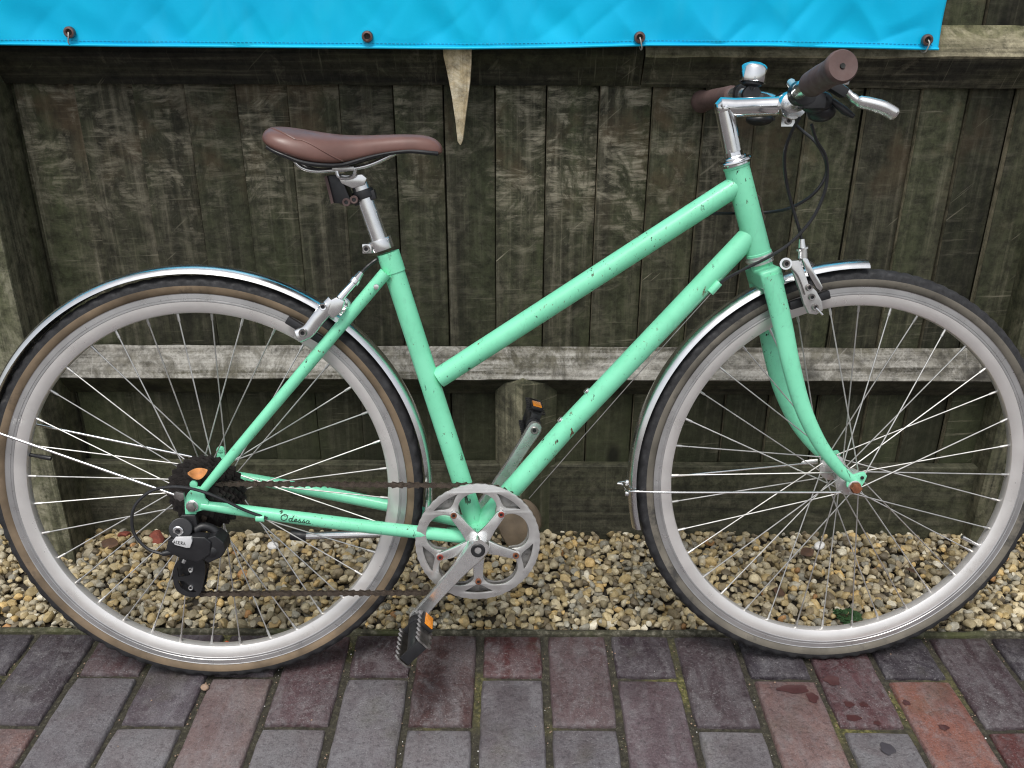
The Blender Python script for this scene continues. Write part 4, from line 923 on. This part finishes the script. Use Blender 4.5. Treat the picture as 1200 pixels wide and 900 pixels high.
def pedal(p, s_, roll):
    ax = YV*s_; u = Vector((math.cos(roll), 0, math.sin(roll))); w = Vector((-u.z, 0, u.x))   # u: across the serrated edges, w: along the pedal front
    m = MB(); m.tube([p+ax*.006, p+ax*.016, p+ax*.02, p+ax*.108], [.0085, .0085, .0115, .0095], 16)
    m.tube([p+ax*.018, p+ax*.034], .0135, 16)
    m.slab([p+ax*.024+u*a+w*b for a, b in ((-.009, -.0235), (.009, -.0235), (.009, .0235), (-.009, .0235))], ax*.006)
    m.slab([p+ax*.106+u*a+w*b for a, b in ((-.009, -.0195), (.009, -.0195), (.009, .0195), (-.009, .0195))], ax*.005)
    body = m.build('pedal', M_BLACK, crN if s_ < 0 else crF, bevel=.0015)
    for sg in (-1, 1):                                  # serrated cage plates
        m = MB(); N = 7; poly = []
        for i in range(N):
            d0 = .024+.088*i/N; dl = .088/N
            poly += [(d0, .0095), (d0+dl*.45, .0155), (d0+dl*.55, .0155), (d0+dl*.95, .0095)]
        poly += [(.112, -.008), (.024, -.008)]
        for sg2 in (-1, 1):
            P_ = [p+ax*q[0]+u*sg2*q[1]+w*(sg*.0205) for q in poly] if True else None
            m.slab(P_, w*sg*.003)
        m.build('pedal_cage', M_STEELD if s_ < 0 else M_BLACK, body)
        q = p+ax*.060+w*sg*.0237
        rf_ = MB().slab([q+ax*a+u*b for a, b in ((-.026, -.0100), (.012, -.0100), (.012, .0100), (-.026, .0100))], w*sg*.006).build('reflector_housing', M_BLACK, body, bevel=.001)
        r_ = MB(); q = q+w*sg*.006
        r_.slab([q+ax*a+u*b for a, b in ((-.023, -.0078), (.009, -.0078), (.009, .0078), (-.023, .0078))], w*sg*.0015); r_.build('reflector', M_ORANGE, rf_, bevel=.0006)
pedal(pN, -1, math.radians(-46)); pedal(pF, 1, math.radians(-16))

# ---- cassette, derailleur, chain
ca_ = None
for i in range(7):
    R = .061-.0052*i; y = -.0235-.0042*i; T = 28-2*i
    ph_ = random.uniform(0, 1); g_ = gear(R, T, .005, 4); g_ = [(x*math.cos(ph_)-y_*math.sin(ph_), x*math.sin(ph_)+y_*math.cos(ph_)) for x, y_ in g_]
    vs, fs = plate(g_, [[(.016*math.cos(2*math.pi*q/24), .016*math.sin(2*math.pi*q/24)) for q in range(24)]], .0022)
    m = MB().add([Vector((HR.x+v.x, y+v.z, HR.z+v.y)) for v in vs], fs)
    if i == 0: m.tube([HR-YV*.022, HR-YV*.052], .019, 20); ca_ = m.build('cassette', M_SPROK, bike, sharp=30)
    else: m.build('sprocket', M_SPROK, ca_, sharp=30)
DY = -.082; d = DOR[-1]
m = MB()
m.tube([B(213, 619, -.064), B(211.5, 620, -.085)], .0175, 22); m.slab([B(*p, -.092) for p in ((197, 633), (213, 629), (240, 630), (247, 636), (246, 650), (232, 659), (212, 655), (194, 645))], (0, .020, 0))
m.slab([B(*p, -.088) for p in ((240, 632), (252, 628), (262, 636), (264, 646), (258, 654), (244, 660), (236, 655))], (0, .034, 0))
m.ball(B(251, 643, -.074), (.0175, .017, .0165)); m.tube(smooth_path([B(228, 622, -.07), B(238, 617, -.066), B(251, 621, -.064), B(260, 634, -.066)], 5), .0068, 12)
m.slab([B(*p, -.072) for p in ((212, 604), (229, 604), (232, 622), (224, 634), (206, 632), (203, 620))], (0, .010, 0))
der = m.build('derailleur', M_BLACK, bike, bevel=.003, seg=3)
socket(B(209, 622, -.086), .0082, .003, M_ALUB, der, 'mounting_bolt')
pl_ = [B(*p, -.0965) for p in ((201.5, 635), (205, 630.5), (224, 630), (225, 634), (222.5, 642), (218, 642), (205, 638.5))]
lab = MB().slab(pl_, (0, .006, 0)).build('label_plate', M_WHITEP, der, bevel=.0005)
m = MB(); o_, ex_ = B(203.4, 636.8, -.0970), B(221, 639.3, -.0970)
ux = (ex_-o_)/18.; uz = Vector((0, 0, 1))*ux.length
for g_, st_ in (('A', [[(0, 0), (.9, 4), (1.9, 0)], [(.4, 1.4), (1.5, 1.4)]]), ('C', [[(2, 3.6), (.8, 4), (0, 2.2), (.6, .3), (1.9, .3)]]), ('E', [[(1.9, 4), (.2, 4), (0, 0), (1.8, 0)], [(.1, 2), (1.5, 2)]]), ('R', [[(0, 0), (.2, 4), (1.7, 3.8), (1.7, 2.4), (.2, 2), (1.9, 0)]]), ('A', [[(0, 0), (.9, 4), (1.9, 0)], [(.4, 1.4), (1.5, 1.4)]])):
    for s_ in st_: m.tube([o_+ux*x+uz*y for x, y in s_], .0004, 4)
    o_ = o_+ux*3.
m.build('label_lettering', M_INK, lab)
m = MB(); m.tube([B(190, 649, -.09), B(203, 646, -.086)], [.004, .0058], 12); m.build('cable_adjuster', M_BLACK, der)
m = MB(); m.slab([B(*p, -.074) for p in ((203, 578), (207, 576.5), (215, 578), (216, 585), (211, 588), (206, 584))], (0, .006, 0)); m.build('tension_screw', M_STEELD, der, bevel=.001)
PU1 = B(226, 664, -.05); PU2 = B(226, 685, -.05); PU1.y = PU2.y = -.047
def cage(y, th, parent):
    pts = [(212, 654), (222, 650), (236, 652), (241, 662), (240, 678), (236, 693), (228, 699), (215, 696), (206, 688), (203, 672), (206, 660)]
    o_ = [B(px, py, -.056) for px, py in pts]; o_ = smooth_path(o_+[o_[0]], 3)[:-1]
    cut = [B(px, py, -.056) for px, py in ((209, 679), (216, 680), (226, 688), (231, 693), (222, 693), (213, 688))]
    cut2 = [B(px, py, -.056) for px, py in ((208, 664), (213, 659), (222, 660), (227, 667), (222, 674), (210, 675))]
    vs, fs = plate([(p.x, p.z) for p in o_], [[(p.x, p.z) for p in cut], [(p.x, p.z) for p in cut2]], th)
    return MB().add([Vector((v.x, y+v.z, v.y)) for v in vs], fs).build('cage_plate', M_BLACK, parent, sharp=30)
cage(-.058, .0026, der); cage(-.037, .0022, der)
for p in (PU1, PU2):
    vs, fs = plate(gear(.0185, 11, .005, 4), [[(.003*math.cos(2*math.pi*q/10), .003*math.sin(2*math.pi*q/10)) for q in range(10)]], .006)
    MB().add([Vector((p.x+v.x, p.y+v.z, p.z+v.y)) for v in vs], fs).build('pulley', M_BLACK, der, sharp=30); socket(p-YV*.0125, .0042, .003, M_ALUB, der, 'pulley_bolt')
m = MB(); m.tube([B(215, 659, -.0605), B(217, 655, -.0605)], .0035, 8); m.tube([B(223, 671, -.0605), B(226, 665, -.0605)], .0016, 8); m.build('cage_pin', M_ALUB, der)
# chain path in the bike's x, z with y
RS = .031; path = []
def arc(c, r, a0, a1, y, n=24):
    for i in range(n+1):
        a = math.radians(lerp(a0, a1, i/n)); path.append(Vector((c.x+r*math.cos(a), y, c.z+r*math.sin(a))))
yk, yc = -.0440, CY+.0095
arc(HR, RS, -60, 92, yk) if False else None
up0 = B(286, 567, yk)
RS = up0.z-HR.z+.002
path = []
arc(HR, RS, 275, 92, yk)                                # round the back of the sprocket, bottom to top
arc(CC, .0945, 96, -94, yc, 60)                       # over and round the chainring
arc(PU2, .0195, 268, 130, yk, 14)                       # lower jockey wheel
arc(PU1, .0195, -40, 60, yk, 12)                        # upper jockey wheel
path.append(path[0].copy())
D = [0.]
for a, b in zip(path, path[1:]): D.append(D[-1]+(b-a).length)
N = int(round(D[-1]/.0127)); N += N % 2; pts = []
xs = np.linspace(0, D[-1], N, endpoint=False)
cx_ = [np.interp(xs, D, [p[i] for p in path]) for i in range(3)]
pts = [Vector((cx_[0][i], cx_[1][i], cx_[2][i])) for i in range(N)]
m = MB()
for i in range(N):
    a, b = pts[i], pts[(i+1) % N]; u = (b-a).normalized(); w = u.cross(YV).normalized(); outer = i % 2
    for s_ in (-1, 1):
        y = s_*(.0033 if outer else .0020); th = .0012; r = .0049 if outer else .0042
        o_ = []
        for ang_, c in ((110, a), (180, a), (250, a), (-70, b), (0, b), (70, b)): q = math.radians(ang_); o_.append(c+u*math.cos(q)*r+w*math.sin(q)*r+YV*(y-th/2))
        o_.insert(3, lerp(a, b, .5)-w*.0024+YV*(y-th/2)); o_.append(lerp(a, b, .5)+w*.0024+YV*(y-th/2))
        m.slab(o_, YV*th)
    m.tube([a-YV*.0047, a+YV*.0047], .0022, 7)
m.build('chain', M_CHAIN, bike, sharp=40)

# ---- kick stand (folded up on the far side)
k0 = BB+Vector((-.045, .045, -.028)); k1 = B(356, 628, .068); k2 = B(341, 626.5, .07)
m = MB(); m.tube([k0, lerp(k0, k1, .2)+Vector((0, .012, 0)), k1], [.009, .0078, .0068], 14); m.box(k0+Vector((.01, -.012, .012)), (.035, .03, .02))
ks = m.build('kickstand', M_ALUB, bike, bevel=.0005)
MB().tube([k1+(k1-k2)*.2, k2], [.0092, .0098], 14).build('rubber_foot', M_BLACK, ks, bevel=.001)

# ================================================================== SMALL THINGS ON THE GROUND
def rock(name, c, r, mat, seed, label, cat, squash=.6, rot=PSI, flats=.72, group=None):
    r_ = np.random.default_rng(seed); bm = bmesh.new(); bmesh.ops.create_icosphere(bm, subdivisions=3, radius=1.)
    nn = r_.normal(size=(10, 3)); nn /= np.linalg.norm(nn, axis=1)[:, None]; dd = r_.uniform(flats, .97, 10)
    for v in bm.verts:
        p = np.array(v.co)
        for a, d_ in zip(nn, dd): p = p-max(0, p@a-d_)*a*.9
        p *= (1+.05*mnoise.noise(Vector(p*4)+Vector((seed, 0, 0)))); v.co = Vector((p[0]*r[0], p[1]*r[1], p[2]*r[2]))
    for f in bm.faces: f.smooth = True
    me = bpy.data.meshes.new(name); bm.to_mesh(me); bm.free(); me.materials.append(mat); me.set_sharp_from_angle(angle=math.radians(40))
    o = bpy.data.objects.new(name, me); COL.objects.link(o); w = Vector((c.x*cp-c.y*sp, c.x*sp+c.y*cp, c.z)); o.location = w; o.rotation_euler.z = seed*1.3
    return tag(o, label, cat, group)
sp1_ = Gd(602, 640, -.005); rock('stone', Vector((sp1_.x+.008, max(sp1_.y, .36), .042)), (.052, .035, .07), M_STONE, 5, 'brown field stone standing on the gravel behind the chainring', 'stone', flats=.5)
p = Gd(320, 640, .005); rock('pebble', Vector((p.x, p.y, .006)), (.013, .011, .008), M_WHITE, 2, 'smooth white pebble seen through the rear wheel below the kickstand tip', 'pebble', flats=.85)
p = Gd(960, 640, .005); rock('pebble', Vector((p.x, p.y, .006)), (.016, .010, .007), M_WHITE, 3, 'white pebble seen through the front wheel near the gravel board', 'pebble', flats=.85)
for i, (px, py, r, lb) in enumerate(((183, 628, (.028, .02, .014), 'larger broken piece of red brick against the gravel board'), (150, 622, (.017, .014, .012), 'small broken piece of red brick behind the rear spokes'))):
    p = Gd(px, py, .005); rock('brick_fragment', Vector((p.x, min(p.y, YF-.05), .002)), r, M_BRICKR, 21+i, lb, 'brick fragment', flats=.4)
p = Gd(240, 806, .003); rock('stone_chip', Vector((p.x, p.y, .004)), (.0075, .006, .005), M_CHIP, 31, 'small tan stone chip on the paving below the rear wheel', 'stone')
p = Gd(266, 754, .002); rock('petal', Vector((p.x, p.y, .003)), (.006, .004, .0022), plain('orange fleck', (.75, .11, .02), .5, 0., .1, 50, 0), 33, 'tiny bright orange fleck on the paving inside the rear wheel', 'petal', flats=.9)
def leaf(name, c, L, W, rz, rx, mat, label, curl=.4, parent=None):
    m = MB(); n = 8; vs = []
    for i in range(n+1):
        f = i/n; w = W*math.sin(math.pi*min(1, f*.95+.03))**.8; z = curl*L*(f-.5)**2
        vs += [Vector((L*(f-.5), -w, z+.25*w)), Vector((L*(f-.5), 0, z)), Vector((L*(f-.5), w, z+.3*w))]
    m.add(vs, [[i*3+q, i*3+q+1, i*3+q+4, i*3+q+3] for i in range(n) for q in range(2)])
    o = m.build(name, mat, parent, sharp=60); s_ = o.modifiers.new('thickness', 'SOLIDIFY'); s_.thickness = .0006
    o.location = c; o.rotation_euler = (rx, 0, rz)
    if label: tag(o, label, 'leaf')
    return o
def w2(c): return Vector((c.x*cp-c.y*sp, c.x*sp+c.y*cp, c.z))
for px, py, L, W, rz, lb in ((945, 650, .035, .012, .4, 'dead brown leaf on the gravel seen through the front spokes'), (912, 697, .028, .012, 1.2, 'dark brown leaf on the gravel at the lower left inside the front wheel'), (1068, 672, .026, .011, 2.2, 'dark brown leaf on the gravel at the right inside the front wheel'), (130, 640, .04, .014, -.3, 'dark brown leaf lying by the foot of the left fence post')):
    p = Gd(px, py, .008); leaf('leaf', w2(Vector((p.x, p.y, .012))), L, W, rz, .3, M_LEAFB, lb)
lp = B(232, 556, -.060); lw = Vector((lp.x, lp.y*cl+lp.z*sl, lp.z*cl-lp.y*sl))
leaf('leaf', lw, .029, .0095, .35, .75, M_LEAFO, 'dry orange leaf caught on top of the rear sprockets', 1.6)
# weed
wp = w2(Gd(992, 727, .0)); weed = empty('weed', wp); tag(weed, 'small green weed growing in the gravel behind the front wheel', 'plant')
st_ = MB()
for i in range(9):
    a = i*2.4; L = random.uniform(.008, .018); tip = Vector((math.cos(a)*L, math.sin(a)*L, .006+.006*random.random()))
    st_.tube([(0, 0, -.01), tip*.5+Vector((0, 0, .006)), tip], .0007, 5)
    for q in (0, .5, -.5):
        l = leaf('leaf', tip, .014, .0055, a+q*2, .25, M_WEED, None, .5, weed)
        l.location = tip+Vector((math.cos(a+q*2), math.sin(a+q*2), 0))*.005
st_.build('stem', M_WEED, weed)

# crumbs of mortar and grit lying in the joints and on the pavers
r_ = random.Random(12); m = MB()
for i in range(330):
    k = r_.randint(-8, 8); onj = r_.random() < .86
    x = X0+k*P0+(r_.uniform(-.005, .005) if onj else r_.uniform(-.05, .05)); y = r_.uniform(-.45, Y0-.005); q = r_.uniform(.0006, .0019)
    z = -.0055 if onj else .0008; a = r_.uniform(0, 6.28)
    vs = [Vector((x+q*math.cos(a+j*1.57)*r_.uniform(.7, 1.3), y+q*math.sin(a+j*1.57)*r_.uniform(.7, 1.3), z-.0005)) for j in range(4)]+[Vector((x, y, z+q*.9))]
    m.add(vs, [[0, 1, 4], [1, 2, 4], [2, 3, 4], [3, 0, 4]], 0 if r_.random() < .86 else 1)
gt = m.build('grit', [M_CHIP, M_WHITE]); gt.rotation_euler.z = PSI
tag(gt, 'fine pale grit caught in the paving joints', 'grit', None, 'stuff')
for (a_, b_, lb) in (((150, 700), (186, 712), 'thin pale twig lying on the gravel inside the rear wheel'), ((1078, 655), (1052, 668), 'short twig lying on the gravel at the right inside the front wheel')):
    p, q = Gd(*a_, .006), Gd(*b_, .006)
    tw_ = MB().tube(smooth_path([p, lerp(p, q, .45)+Vector((0, .002, .004)), q], 5), [.0014]*6+[.0011]*4+[.0008], 7).build('twig', plain('twig', (.22, .17, .11), .85, 0., .3, 60, .3)); tw_.rotation_euler.z = PSI
    tag(tw_, lb, 'twig')
